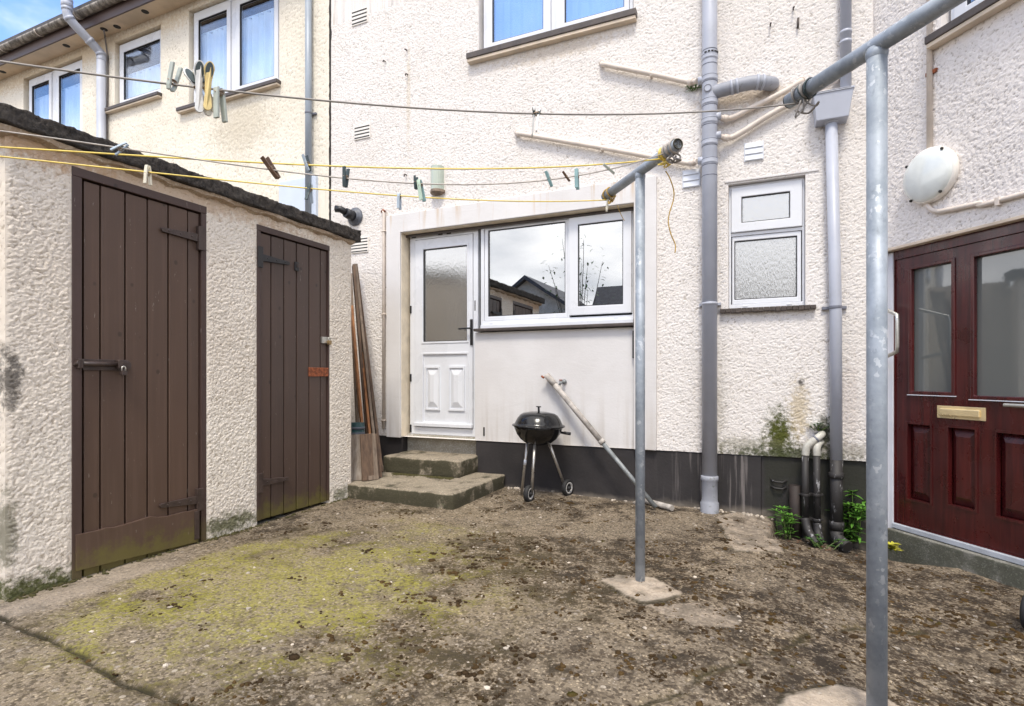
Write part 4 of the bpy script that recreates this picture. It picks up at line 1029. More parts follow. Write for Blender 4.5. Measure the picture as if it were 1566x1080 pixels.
# ------------------------------------------------------------------ vents, flue, little fixings on the wall
def vent(F, a0, a1, z0, z1, mat, lou, parent=near_house):
    v = MB(F).box(a0, a1, -0.02, 0.015, z0, z1).build('air_vent', M[mat], parent, 0.003)
    n = lou; hgt = (z1 - z0) / n
    for i in range(n):
        zc = z0 + (i + 0.5) * hgt
        if mat == 'vent':
            MB(F).add([(a0 + .008, 0.016, zc + hgt * .42), (a1 - .008, 0.016, zc + hgt * .42), (a1 - .008, 0.023, zc - hgt * .36), (a0 + .008, 0.023, zc - hgt * .36), (a0 + .008, 0.016, zc - hgt * .42), (a1 - .008, 0.016, zc - hgt * .42)], [(0, 1, 2, 3), (3, 2, 5, 4)]).build('louvre', M[mat], v)
        else:
            MB(F).box(a0 + .006, a1 - .006, 0.010, 0.0165, zc - hgt * .20, zc + hgt * .16).build('slot', M['slot'], v)
    return v
def vpx(x0, x1, ytop, ybot): return pm(x0, (ytop + ybot) / 2)[0], pm(x1, (ytop + ybot) / 2)[0], pm((x0 + x1) / 2, ybot)[1], pm((x0 + x1) / 2, ytop)[1]
vent(FM, *vpx(1138, 1168, 218.5, 246.5), 'vent', 3)
vent(FM, *vpx(1044, 1071, 260, 287.5), 'vent', 3)
vent(FM, *vpx(539, 563, 15, 38), 'vent_cream', 4)
vent(FM, *vpx(543, 567, 192.5, 213), 'vent_cream', 4)
vent(FM, *vpx(538, 564, 364, 387), 'vent_cream', 5)
# boiler flue
fa, fz = pm(544, 332)
fl = MB(FM).lathe((fa, 0.004, fz), (0, -1, 0), [(0.0, 0.0), (0.098, 0.0), (0.100, 0.012), (0.085, 0.022), (0.07, 0.03), (0.066, 0.05), (0.0, 0.05)], 28).build('boiler_flue', M['flue'], near_house)
MB(FM).tube([(fa, 0.045, fz), (fa, 0.10, fz), (fa - 0.01, 0.15, fz + 0.01)], [0.055, 0.054, 0.05], 18).tube([(fa - 0.01, 0.13, fz + 0.01), (fa - 0.06, 0.17, fz + 0.045), (fa - 0.11, 0.19, fz + 0.05)], [0.036, 0.036, 0.038], 16).build('flue_spout', M['flue_dark'], fl)
for px, py, l in ((590, 95, .04), (624, 115, .05), (623, 78, .02), (622, 268, .05), (1178, 40, .0), (1213, 15, .02)):
    a, z = pm(px, py)
    MB(FM).tube([(a, -0.01, z), (a, 0.03, z), (a + 0.004, 0.045, z - 0.006), (a + 0.002, 0.05, z - l * 0.6)], 0.006, 8).build('wall_hook', M['iron'], near_house)
a, z = pm(1220.5, 40)
MB(FM).tube([(a, 0, z + 0.05), (a, 0.02, z + 0.05), (a - 0.003, 0.022, z - 0.03)], 0.008, 8).build('wall_hook', M['iron'], near_house)

# ------------------------------------------------------------------ pipes on the wall
def collar(mb, a, n, z, r, h=0.03, rings=2):
    for i in range(rings):
        zz = z + (i - (rings - 1) / 2) * h * 0.62
        mb.lathe((a, n, zz), (0, 0, 1), [(r * 0.98, -h * .28), (r * 1.09, -h * .22), (r * 1.09, h * .22), (r * 0.98, h * .28)], 28)
sn = 0.085; sa = pm(1085.2, 400, sn)[0]; sr = 0.0585
sz = lambda y: pm(1085, y, sn + 0.03)[1]
soil = thing('soil_pipe', 'thick grey soil stack with ringed joints and a fat side branch', 'drainpipe', (sa, -sn, 0))
MB(FM).tube([(sa, sn, sz(728)), (sa, sn, 7.0)], sr, 32, caps=True).build('pipe', M['pipe'], soil)
mb = MB(FM).lathe((sa, sn, 0), (0, 0, 1), [(sr, sz(728)), (sr * 1.14, sz(729)), (sr * 1.16, sz(733)), (sr * 1.10, sz(736)), (sr * 1.04, sz(737)), (sr * 1.06, sz(765)), (sr * 1.10, sz(768)), (sr * 1.22, sz(770)), (sr * 1.22, -0.03)], 32).build('base_socket', M['pipe_old'], soil)
for y in (86, 119, 155, 184, 217, 246):
    mb = MB(FM); zc = sz(y)
    mb.lathe((sa, sn, zc), (0, 0, 1), [(sr * .99, -.024), (sr * 1.08, -.020), (sr * 1.09, -.008), (sr * 1.06, 0), (sr * 1.09, .008), (sr * 1.08, .020), (sr * .99, .024)], 32)
    mb.build('joint', M['pipe'], soil)
for y in (76, 98, 124.5, 161, 190.5, 222.5, 252, 268):
    MB(FM).lathe((sa, sn, sz(y)), (0, 0, 1), [(sr * 0.99, -.004), (sr * 1.035, -.003), (sr * 1.035, .003), (sr * 0.99, .004)], 28).build('seal_ring', M['pipe_line'], soil)
for y in (83, 115.5, 151.5, 181, 213.5, 242.5):
    MB(FM).lathe((sa, sn, sz(y)), (0, 0, 1), [(sr * 0.99, -.003), (sr * 1.10, -.0025), (sr * 1.10, .0025), (sr * 0.99, .003)], 28).build('seal_ring', M['pipe_line'], soil)
mb = MB(FM)
for k in range(-2, 3):
    th = -math.pi / 2 + k * 0.42 + TH; mb.tube([(sa + 1.075 * sr * math.cos(th + d), sn - 1.075 * sr * math.sin(th + d), sz(81)) for d in (-.13, 0, .13)], 0.006, 6)
mb.build('slotted_opening', M['slot'], soil)
z = sz(464)
MB(FM).lathe((sa, sn, z), (0, 0, 1), [(sr * .99, -.012), (sr * 1.06, -.011), (sr * 1.06, .011), (sr * .99, .012)], 28).box(sa - sr - 0.025, sa + sr + 0.025, -0.01, 0.045, z - .010, z + .010).build('bracket', M['pipe'], soil)
MB(FM).lathe((sa, sn, z + .016), (0, 0, 1), [(sr * .99, -.003), (sr * 1.04, -.002), (sr * 1.04, .002), (sr * .99, .003)], 28).build('seal_ring', M['pipe_line'], soil)
zb_ = sz(137)
MB(FM).tube([(sa - 0.01, sn, zb_), (sa - 0.01, sn + sr + 0.006, zb_)], 0.032, 20).build('access_cap', M['pipe'], soil)
MB(FM).lathe((sa - 0.01, sn + sr + 0.0065, zb_), (0, -1, 0), [(0.022, 0), (0.024, 0.002), (0.030, 0.002), (0.030, 0)], 24).build('seal_ring', M['pipe_line'], soil)
for y, side in ((118, -1), (178, 1), (207, 1), (242, -1)):
    z = sz(y); MB(FM).tube([(sa + side * 0.03, sn, z), (sa + side * (sr + 0.028), sn - 0.004, z + .002)], [0.030, 0.030], 16).build('boss_inlet', M['pipe'], soil)
# side branch: fat elbow running into the wall
bp = [(sa + 0.02, sn, sz(140))]
for (x, y, n) in ((1108, 137, .10), (1122, 133, .105), (1140, 128.5, .105), (1158, 126, .10), (1172, 127, .075), (1180, 128.5, .03), (1181, 129, -.03)):
    a, z = pm(x, y, n); bp.append((a, n, z))
mb = MB(FM).tube([tuple(p) for p in spline(bp, 6)], 0.052, 24); mb.build('branch_elbow', M['pipe_old'], soil)
def ring_on(path, idx, r, w, mat, name, parent, F=FM):
    a, b = Vector(path[idx]), Vector(path[idx + 1]); d = (b - a).normalized() * w
    MB(F).tube([tuple(a - d), tuple(a - d * .98), tuple(a + d * .98), tuple(a + d)], [r * .97, r, r, r * .97], 24).build(name, mat, parent)
SP = spline(bp, 6)
for i in (11, 14, 24, 27): ring_on(SP, i, 0.057, 0.009, M['pipe'], 'joint', soil)
# small waste pipes, cream painted
def waste(label, pts, r=0.0215, clips=(), cap=True):
    P = [(pm(x, y, n)[0], n, pm(x, y, n)[1]) for x, y, n in pts]
    P2 = [tuple(p) for p in spline(P, 4)]
    t = thing('waste_pipe', label, 'waste pipe', FM(*P[0]), 'painted waste pipes feeding the soil stack')
    MB(FM).tube(P2, r, 16).build('pipe', M['waste'], t)
    i = 1 if cap else None
    mb = MB(FM)
    if cap: ring_on(P2, 1, r * 1.25, 0.022, M['waste'], 'elbow_socket', t)
    ring_on(P2, len(P2) - 4, r * 1.28, 0.020, M['waste'], 'elbow_socket', t)
    for x, y in clips:
        a, z = pm(x, y, 0.035)
        MB(FM).box(a - .008, a + .008, -.01, .062, z - r - .006, z + r + .008).build('pipe_clip', M['waste'], t, 0.002)
    return t
waste('cream waste pipe sloping below the sill of the upper window', [(921, 97, -.02), (922, 98.5, .04), (935, 101, .045), (1000, 114, .045), (1050, 125, .045), (1066, 124, .08)], clips=((996, 113),))
waste('long cream waste pipe sloping down to the soil stack behind the far clothes pole', [(792, 203, -.02), (793, 204.5, .04), (815, 208, .045), (920, 226, .045), (1030, 246, .045), (1055, 249.5, .05), (1066, 247, .08)], clips=((921, 226),))
waste('upper of two cream waste pipes rising right from the soil stack', [(1226, 123, -.02), (1222, 126, .045), (1205, 137.5, .045), (1160, 160, .045), (1125, 178, .045), (1112, 181.5, .055), (1102, 180, .08)])
waste('lower of two cream waste pipes rising right from the soil stack', [(1280, 121, -.02), (1276, 124.5, .045), (1240, 142, .045), (1180, 174, .045), (1130, 205, .045), (1114, 211, .055), (1102, 209, .08)])
# right rainwater pipe with hopper
rwp = thing('rainwater_pipe', 'grey rainwater downpipe with a box hopper, right of the small window', 'drainpipe', FM(pm(1275, 500, .07)[0], .07, 0))
rr = 0.041
def q3(x, y, n): a, z = pm(x, y, n); return (a, n, z)
ua = pm(1293.5, 60, .06)[0]
MB(FM).tube([(ua, .06, pm(1293, 140, .06)[1]), (ua, .06, 7.0)], 0.037, 24).build('upper_pipe', M['pipe'], rwp)
for y in (50, 65):
    MB(FM).lathe((ua, .06, pm(1293, y, .06)[1]), (0, 0, 1), [(.036, -.012), (.0405, -.010), (.0405, .010), (.036, .012)], 24).build('joint', M['pipe'], rwp)
hx0, hz1 = pm(1244, 138, .15); hx1 = pm(1306, 136, .15)[0]
ht0, ht1 = pm(1250, 134, .10)[1], pm(1270, 178, .15)[1]
ht0 = pm(1272, 143, .15)[1]; hb = pm(1272, 180, .15)[1]
hop = MB(FM).hexa([(hx0 + .02, -.0, hb), (hx1 - .03, 0, hb), (hx1 - .03, .135, hb), (hx0 + .02, .135, hb)], [(hx0, 0, ht0 + .02), (hx1, 0, ht0 + .02), (hx1, .155, ht0 + .02), (hx0, .155, ht0 + .02)])
hop.build('hopper', M['pipe'], rwp, 0.006)
MB(FM).ring((hx0 - .004, hx1 + .004, ht0 + .012, ht0 + .026), (hx0 + .02, hx1 - .02, ht0 + .018, ht0 + .022), 0.0, .161).build('hopper_rim', M['pipe'], rwp, 0.003)
top = q3(1271, 176, .065); mid = q3(1278, 470, .065); bot = q3(1279, 703, .065)
MB(FM).tube([top, mid, bot], rr, 24).build('lower_pipe', M['pipe'], rwp)
MB(FM).tube([(top[0], .065, top[2] - .005), (top[0], .065, top[2] - .07)], rr * 1.10, 24).build('joint', M['pipe'], rwp)
b2 = q3(1279.5, 815, .065)
MB(FM).tube([bot, b2], rr * 1.04, 24).build('black_lower_pipe', M['black_pipe'], rwp)
zc = pm(1279, 727, .065)[1]
MB(FM).lathe((bot[0], .065, zc), (0, 0, 1), [(rr * 1.03, -.022), (rr * 1.25, -.018), (rr * 1.25, .018), (rr * 1.03, .022)], 24).build('joint', M['black_pipe'], rwp)
zc = pm(1279, 803, .065)[1]
MB(FM).lathe((b2[0], .065, zc), (0, 0, 1), [(rr * 1.03, -.03), (rr * 1.22, -.026), (rr * 1.22, .026), (rr * 1.03, .03)], 24).build('joint', M['black_pipe'], rwp)
MB(FM).tube([(b2[0], .065, b2[2] + .01), (b2[0], .075, b2[2] - .03), (b2[0] + .03, .12, b2[2] - .06), (b2[0] + .06, .16, b2[2] - .075)], rr * 1.1, 20).build('shoe', M['black_pipe'], rwp)
zc = mid[2] + 0.0
MB(FM).lathe((mid[0] - .003, .065, zc), (0, 0, 1), [(rr * .99, -.012), (rr * 1.1, -.010), (rr * 1.1, .010), (rr * .99, .012)], 24).box(mid[0] - rr - .045, mid[0] + rr + .035, -.01, .03, zc - .011, zc + .011).build('bracket', M['pipe_line'], rwp, 0.002)
# twin sink wastes dropping into the gully
for i, (lab, pts, blk, shoe) in enumerate((
    ('left twin waste pipe with a bent white elbow, dropping black into the gully', [(1258, 663, -.02), (1254, 667, .05), (1243, 675, .075), (1234, 684, .08), (1231.5, 697, .08)], [(1231.5, 696, .08), (1231.5, 797, .08)], [(1231, 793, .08), (1236, 812, .12), (1249, 833, .20)]),
    ('right twin waste pipe with a short white elbow, dropping black into the gully', [(1256, 676, -.02), (1251.5, 679, .05), (1249, 686, .075), (1249, 697, .075)], [(1249, 696, .075), (1250, 803, .075)], [(1250, 800, .075), (1251, 815, .10), (1255, 830, .16)]))):
    t = thing('gully_waste_pipe', lab, 'waste pipe', FM(*q3(*blk[1])), 'twin waste pipes at the gully')
    P = [tuple(p) for p in spline([q3(*p) for p in pts], 5)]
    MB(FM).tube(P, 0.0265, 18).build('white_elbow', M['elbow'], t)
    if i == 0: ring_on(P, 8, 0.029, 0.006, M['pipe_line'], 'joint', t)
    MB(FM).tube([q3(*p) for p in blk], 0.0245, 18).build('black_pipe', M['black_pipe'], t)
    for y in (757, 795):
        p = q3(blk[0][0], y, .079)
        MB(FM).lathe((p[0], .079, p[2]), (0, 0, 1), [(.024, -.011), (.031, -.009), (.031, .009), (.024, .011)], 18).box(p[0] - .045, p[0] + .045, .02, .065, p[2] - .006, p[2] + .006).build('bracket', M['black_pipe'], t, 0.002)
    MB(FM).tube([tuple(p) for p in spline([q3(*p) for p in shoe], 4)], 0.030, 18).build('shoe', M['black_pipe'], t)
# dark upright added to stand in for the dark brown recess
p = q3(1216, 790, .03)
recess_piece = thing('recess_stand_in', 'dark brown stand-in for the plinth recess beside the twin waste pipes', 'pipe', FM(p[0], .03, -.2))
MB(FM).tube([(p[0], .03, -.22), (p[0], .03, 0.26)], 0.040, 18).build('pipe', simple('recess_dark_brown', (0.022, 0.015, 0.013), 0.7, var=0.5, scale=14, bump=0.4), recess_piece)
for y in (735, 745):
    a_, z_ = pm(1192, y, 0)
    MB(FM).tube([(a_ - .06, -.015, z_), (a_ - .03, .012, z_ - .01), (a_ + .02, .014, z_ - .012), (a_ + .05, -.015, z_)], 0.008, 8).build('bent_bracket', M['black_pipe'], recess_piece)
# left rainwater pipe beside the joint and its pale panel
la = pm(471.7, 150, .06)[0]
t = thing('rainwater_pipe', 'slim blue-grey downpipe on the cream wall left of the dark joint', 'drainpipe', (la, -.06, 0))
MB(FM).tube([(la, .06, 2.9), (la, .06, 5.9)], 0.036, 20).build('pipe', M['pipe_left'], t)
z = pm(472, 173, .06)[1]
MB(FM).lathe((la, .06, z), (0, 0, 1), [(.035, -.012), (.040, -.010), (.040, .010), (.035, .012)], 20).box(la - .04, la + .075, -.01, .03, z - .01, z + .01).build('bracket', M['pipe_line'], t, .002)
m0, m1 = pm(431, 300)[0], pm(487, 300)[0]
mt = thing('meter_box', 'pale blue meter box on the wall behind the shed roof', 'meter box', FM((m0 + m1) / 2, 0, 2.9))
zt = pm(460, 275)[1]
MB(FM).box(m0, m1, -.02, .045, 2.55, zt).build('case', M['meter'], mt, .008)
MB(FM).box(m0 + .02, m1 - .02, .0455, .05, 2.58, zt - .02).build('lid', M['meter'], mt, .003)
# soil vent stack that swings out round the eaves on the left
va, vn = pm(155, 130, .085)[0], .085
vst = thing('vent_stack', 'grey vent stack on the cream wall, bending out past the gutter above the roof', 'drainpipe', (va, -vn, 0))
ze = pm(155, 88, .085)[1]; un = 0.47
MB(FM).tube([(va, vn, 0), (va, vn, ze)], .056, 24).build('pipe', M['pipe'], vst)
up = (va - 0.07, un, 5.965)
P = spline([(va, vn, ze - .05), (va, vn, ze + .03), (va - .012, vn + .05, ze + .10), (va - .055, un - .06, up[2] - .10), (va - .068, un - .008, up[2] - .02), (up[0], un, up[2] + .05), (up[0], un, up[2] + .15)], 6)
MB(FM).tube([tuple(p) for p in P], .057, 24).build('offset_bend', M['pipe'], vst)
for i in (7, 14, 20, 30): ring_on(P, i, .063, .02, M['pipe'], 'joint', vst)
MB(FM).tube([(up[0], un, up[2] + .12), (up[0], un, 8.2)], .056, 24).build('vent_pipe', M['pipe'], vst)
MB(FM).lathe((up[0], un, up[2] + .13), (0, 0, 1), [(.056, -.06), (.068, -.05), (.068, .0), (.062, .01), (.068, .02), (.068, .05), (.056, .06)], 24).build('joint', M['pipe'], vst)
# thin dark cable beside the stack
cb = MB(FM).tube([tuple(p) for p in spline([q3(159, 47, .2), q3(161, 60, .06), q3(165, 92, .02), q3(165, 130, .02), q3(164, 170, .02), q3(164, 230, .02)], 5)], .011, 8)
tag(cb.build('cable', simple('dirty_cable', (0.16, 0.14, 0.13), 0.7, var=.4, scale=20), loc=FM(*q3(165, 130, .02))), 'thin dirty cable running down beside the grey vent stack', 'cable')
# conduit left of the door surround
ca = pm(587, 500, .02)[0]; z1_, z0_ = pm(586, 323, .02)[1], pm(586, 655, .02)[1]
cd = thing('conduit', 'thin cream conduit standing left of the white door surround', 'conduit', (ca, -.02, z0_))
MB(FM).tube([(ca, .02, z0_), (ca, .02, z1_ - .02), (ca - .005, .018, z1_)], .0165, 12).build('pipe', M['waste'], cd)
MB(FM).tube([(ca - .04, .004, z1_ - .0), (ca - .01, .02, z1_ + .012), (ca + .02, .026, z1_ - .01)], .012, 8).build('end_hook', M['rust'], cd)
for y in (354, 481, 643):
    z = pm(587, y, .02)[1]; MB(FM).box(ca - .035, ca + .035, -.004, .016, z - .012, z + .012).tube([(ca - .022, .01, z), (ca - .017, .034, z), (ca + .017, .034, z), (ca + .022, .01, z)], .007, 8).build('pipe_clip', M['waste'], cd, .002)
# old wall lamp (half-round yellowed cover)
oa, ozb = pm(671, 296); ozt = pm(671, 257)[1]; ow = (pm(680, 275)[0] - pm(662, 275)[0]) / 2
ol = thing('wall_lamp', 'small half-round wall lamp with a yellowed ribbed cover and dirty base, above the door surround', 'wall lamp', FM(oa, 0, ozb))
mb = MB(FM); N = 24; vs = []
for i in range(N + 1):
    th_ = math.pi * i / N; rib = 1 + 0.02 * (i % 2)
    vs += [(oa - ow * math.cos(th_) * rib, .01 + .085 * math.sin(th_) * rib, ozb + .02), (oa - ow * math.cos(th_) * rib, .01 + .085 * math.sin(th_) * rib, ozt)]
mb.add(vs, [(2 * i, 2 * i + 2, 2 * i + 3, 2 * i + 1) for i in range(N)] + [tuple(2 * i + 1 for i in range(N + 1))])
mb.build('lamp_cover', M['lens_old'], ol)
mb = MB(FM); vs = []
for z_, s_c in ((ozb + .022, 1.1), (ozb - .005, 1.14), (ozb - .022, .5)):
    for i in range(N + 1):
        th_ = math.pi * i / N; vs.append((oa - ow * math.cos(th_) * s_c, .09 * math.sin(th_) * s_c, z_))
m_ = N + 1
mb.add(vs, [(k * m_ + i, k * m_ + i + 1, (k + 1) * m_ + i + 1, (k + 1) * m_ + i) for k in range(2) for i in range(N)] + [tuple(range(m_)), tuple(range(2 * m_, 3 * m_))])
mb.build('lamp_base', simple('dirty_lamp_base', (0.20, 0.15, 0.11), 0.7, var=.4, scale=25), ol)
MB(FM).box(oa - ow * 1.05, oa + ow * 1.05, -.01, .009, ozb, ozt + .006).build('back_plate', M['vent_cream'], ol, .003)
# round bulkhead lamp on the wing
lt, lz = pr(1418, 268, .05); lr = 0.178
bl = thing('bulkhead_lamp', 'round milky bulkhead lamp above the red door', 'wall lamp', FR(lt, 0, lz))
MB(FR).lathe((lt, 0.002, lz), RN, [(0, 0), (lr * .96, 0), (lr, .012), (lr, .035), (lr * .985, .046), (lr * .94, .05), (0, .05)], 48).build('lamp_base', M['vent_cream'], bl)
prof = [(lr * .95 * math.cos(t), .048 + .055 * math.sin(t)) for t in np.linspace(0, math.pi / 2, 14)]
MB(FR).lathe((lt, 0, lz), RN, prof, 48).build('lamp_lens', M['lens'], bl)
for dx, dz in ((.11, .13), (-.13, .10), (.10, -.14), (-.10, -.14)):
    MB(FR).lathe((lt + dx, .062, lz + dz), RN, [(.009, 0), (.009, .010), (0, .011)], 10).build('screw', M['slot'], bl)
ct = pr(1421.5, 120, .02)[0]
MB(FR).tube([(ct, .02, lz + lr * .9), (ct, .02, 6.5)], .0155, 12)
cu = thing('conduit', 'vertical cream conduit rising from the round lamp', 'conduit', FR(ct, .02, lz + lr))
MB(FR).tube([(ct, .02, lz + lr * .9), (ct, .02, 6.5)], .0165, 12).build('pipe', M['waste'], cu)
z = pr(1421, 113, .02)[1]; MB(FR).box(ct - .035, ct + .04, -.004, .014, z - .006, z + .02).build('pipe_clip', M['rust'], cu, .002)
cl = thing('conduit', 'cream conduit curving from under the round lamp to the right above the red door', 'conduit', FR(lt, .02, lz - lr))
pts = [(pr(x, y, .02)[0], .02, pr(x, y, .02)[1]) for x, y in ((1418, 300), (1418, 310), (1422, 319), (1432, 323), (1446, 322), (1500, 310.5), (1566, 296.5))] + [(3.3, .02, pr(1566, 296.5, .02)[1] + 0.0)]
MB(FR).tube([tuple(p) for p in spline(pts, 6)], .0155, 12).build('pipe', M['waste'], cl)
a_, z_ = pr(1527, 307, .02); MB(FR).box(a_ - .012, a_ + .012, -.004, .036, z_ - .03, z_ + .018).build('pipe_clip', M['waste'], cl, .003)
# grab rail at the jamb
gt0 = pr(1349, 470, .0)
gr = thing('grab_rail', 'bent steel grab rail beside the red door, half behind the near pole', 'grab rail', FR(.07, 0, 1.35))
gtv = pr(1372, 505, .137)[0]
A_ = [(.055, -.02, pr(1350, 462, .0)[1]), (.055, .03, pr(1352, 464, .03)[1]), (gtv - .004, .135, pr(1371, 482, .13)[1]), (gtv, .137, pr(1371, 492, .13)[1]), (gtv, .137, pr(1371, 530, .13)[1]), (gtv - .004, .135, pr(1370, 538, .13)[1]), (.055, .03, pr(1352, 553, .03)[1]), (.055, -.02, pr(1350, 555, 0)[1])]
MB(FR).tube(A_, .0125, 14).build('rail', M['zinc'], gr)
for k in (0, -1): MB(FR).lathe((A_[k][0], 0.001, A_[k][2]), RN, [(0, 0), (.03, 0), (.03, .006), (0, .007)], 18).build('flange', M['zinc'], gr)
# small outlet tap on the apron
ta, tz = pm(863, 584)
tp = thing('wall_tap', 'small weathered pipe outlet on the white apron wall above the barbecue', 'tap', FM(ta, 0, tz))
MB(FM).lathe((ta, -.006, tz), (0, -1, 0), [(0, 0), (.022, 0), (.024, .006), (.014, .012), (.013, .05), (0, .05)], 14).build('body', M['galv_dull'], tp)
MB(FM).tube([(ta, .035, tz), (ta - .02, .05, tz - .012), (ta - .03, .052, tz - .03)], .011, 10).build('spout', M['galv_dull'], tp)
MB(FM).box(ta - .05, ta - .02, -.004, .004, tz + .012, tz + .02).build('clip', M['rust'], tp, .001)

# ------------------------------------------------------------------ shed
shed = thing('brick_shed', 'cream rendered store shed with two brown plank doors and a black felt roof', 'shed', (XS, (SHED_B0 + SHED_B1) / 2, 0))
d1 = (-3.105, -2.345, -0.005, 2.190); d2 = (-1.945, -1.222, 0.055, 2.178)
relief_sheet('wall', FS, SHED_B0, SHED_B1, -0.25, 2.33, [(d1[0], d1[1], -0.25, d1[3]), (d2[0], d2[1], -0.25, d2[3])], .10, .0046, .0084, 151, M['dash_shed'], shed, None, 1.2)
SX = XS - 1.7
relief_sheet('end_wall', lambda a, n, z: Vector((a, SHED_B0 - n, z)), SX, XS, -.25, 2.33, [], .1, .012, .0095, 171, M['dash_shed'], shed)
mb = MB(); mb.add([(XS, SHED_B1, -.25), (SX, SHED_B1, -.25), (SX, SHED_B1, 2.33), (XS, SHED_B1, 2.33)], [(0, 1, 2, 3)])
mb.add([(SX, SHED_B0, -.25), (SX, SHED_B1, -.25), (SX, SHED_B1, 2.33), (SX, SHED_B0, 2.33)], [(0, 1, 2, 3)])
mb.build('rear_wall', M['dash_shed'], shed)
MB(FS).box(SHED_B0 + .02, SHED_B1 - .02, -.60, -.58, -.2, 2.3).build('dark_inside', M['room'], shed)
MB(FS).box(d1[0], d1[1], -.6, -.03, -.2, d1[2] - .012).build('door_cill', M['step_grey'], shed, .004)
MB(FS).box(d2[0], d2[1], -.6, -.03, -.2, d2[2] - .02).build('door_cill', M['step_grey'], shed, .004)
# roof: bumpy felt slab with a ragged lip
def shed_roof():
    rg = random.Random(5); mb = MB()
    n = 420; bs = np.linspace(SHED_B0 - .10, SHED_B1 + .05, n); rows = []
    K = 7; tt_ = np.linspace(0, 1, K)
    B2, T2_ = np.meshgrid(bs, tt_, indexing='ij')
    rough = (fbm(B2, T2_ * .11, 26, 5, 4) - .5) * .018 + (fbm(B2, T2_ * .11, 90, 15, 2) - .5) * .010
    topn = (fbm(bs, bs * 0, 22, 33, 4) - .5) * .026 + (fbm(bs, bs * 0, 3, 43, 2) - .5) * .014
    botn = (fbm(bs, bs * 0, 9, 53, 3) - .5) * .018
    for i, b in enumerate(bs):
        zt, zb = 2.368 + topn[i], 2.284 + botn[i]
        face = [(XS + .066 + rough[i, q], b, zb + (zt - zb) * tt_[q]) for q in range(K)]
        rows.append([(SX - .1, b, zb + .20), (XS + .050, b, zb - .002)] + face + [(XS + .02, b, zt + .012), (XS - .25, b, zt + .045), (SX - .1, b, zt + .22)])
    m = len(rows[0]); vs = [p for r in rows for p in r]
    fs = [(i * m + k, (i + 1) * m + k, (i + 1) * m + (k + 1) % m, i * m + (k + 1) % m) for i in range(n - 1) for k in range(m)] + [tuple(range(m)), tuple((n - 1) * m + k for k in range(m))]
    mb.add(vs, fs, True); mb.build('roof', M['felt'], shed)
    mb = MB(); rows = []
    for b in np.linspace(SHED_B0 - .04, SHED_B1 + .0, 110):
        rag = .010 * math.sin(b * 31) + rg.random() * .012
        x = XS + .040 + .012 * math.sin(b * 13) + rg.random() * .008
        rows.append([(XS - .02, b, 2.279), (x, b, 2.279), (x - .004, b, 2.262 - rag * .5), (XS - .02, b, 2.250 - rag)])
    vs = [p for r in rows for p in r]; m = 4; n = len(rows)
    mb.add(vs, [(i * m + k, (i + 1) * m + k, (i + 1) * m + (k + 1) % m, i * m + (k + 1) % m) for i in range(n - 1) for k in range(m)] + [(0, 1, 2, 3), tuple((n - 1) * m + k for k in range(4))])
    mb.build('mortar_bed', M['mortar'], shed)
shed_roof()
def plank_door(d, edges, mat, label, kick, frame_l, frame_r, top_t, seed):
    rg = random.Random(seed)
    b0, b1, z0, z1 = d
    fr = MB(FS).box(b0 - .004, b0 + frame_l, -.07, .006, z0 + .01, z1 - top_t).box(b1 - frame_r, b1 + .004, -.07, .003, z0 + .01, z1 - top_t).box(b0 - .004, b1 + .004, -.07, .005, z1 - top_t + .001, z1 + .004)
    dr = fr.build('shed_door', M['frame_brown'], shed, .003); dr['label'] = label
    for e0, e1 in zip(edges[:-1], edges[1:]):
        g = .0035 + .002 * rg.random()
        dz = rg.random() * .006
        MB(FS).box(e0 + g, e1 - g, -.045, -.012 + rg.random() * .004, z0 + .004 + dz, z1 - top_t - .006 - dz * .5).build('board', M[mat], dr, .005)
    MB(FS).box(edges[0], edges[-1], -.06, -.046, z0 + .02, z1 - top_t - .02).build('ledge', M['room'], dr)
    return dr
def ex(pxs, y, n=-.012): return [ps(x, y, n)[0] for x in pxs]
e1 = ex([127, 153, 191, 225.5, 257, 287, 305], 600)
dr = plank_door(d1, e1, 'door_brown', 'wider, near brown plank door with a kickboard and a long bolt', True, .042, .032, .045, 21)
k0, k1 = ps(116, 850, .01)[0], ps(302, 830, .01)[0]
kz0a, kz1a = ps(116, 874, .01)[1], ps(116, 818, .01)[1]
kz0b, kz1b = ps(305, 828, .01)[1], ps(302, 779, .01)[1]
kb = MB(FS); zs = [(k0, kz1a)] ; rg = random.Random(9)
tops = [(k0 + (k1 - k0) * i / 14, kz1a + (kz1b - kz1a) * i / 14 + (rg.random() - .5) * .008 + (.014 if i in (7, 8) else 0)) for i in range(15)]
kb.poly([(k0, kz0a), (k1, kz0b)] + tops[::-1], -.010, .012); kb.build('kickboard', M['door_brown'], dr, .003)
def strap(parent, F, x0, y0, x1, y1, plate, mat, n=.0, th=(.026, .012)):
    """tapered strap hinge from plate (x0,y0) to tip (x1,y1), pixels on the door plane"""
    a0, z0 = ps(x0, y0, n); a1, z1 = ps(x1, y1, n)
    mb = MB(F); mb.poly([(a0, z0 - th[0]), (a1, z1 - th[1]), (a1 + (.006 if a1 > a0 else -.006), z1), (a1, z1 + th[1]), (a0, z0 + th[0])], n - .012, n + .006)
    pa, pz = plate; mb.box(a0 - .022, a0 + .022, n - .014, n + .012, z0 - pz, z0 + pz)
    for i in range(3):
        t = .25 + .3 * i; mb.lathe((a0 + (a1 - a0) * t, n + .005, z0 + (z1 - z0) * t), (1, 0, 0), [(.006, 0), (.005, .004), (0, .005)], 10)
    return mb.build('strap_hinge', M[mat], parent, .0015)
strap(dr, FS, 307, 365, 248, 351, (.02, .075), 'iron', .004)
strap(dr, FS, 305, 764, 246, 774, (.02, .07), 'iron', .004)
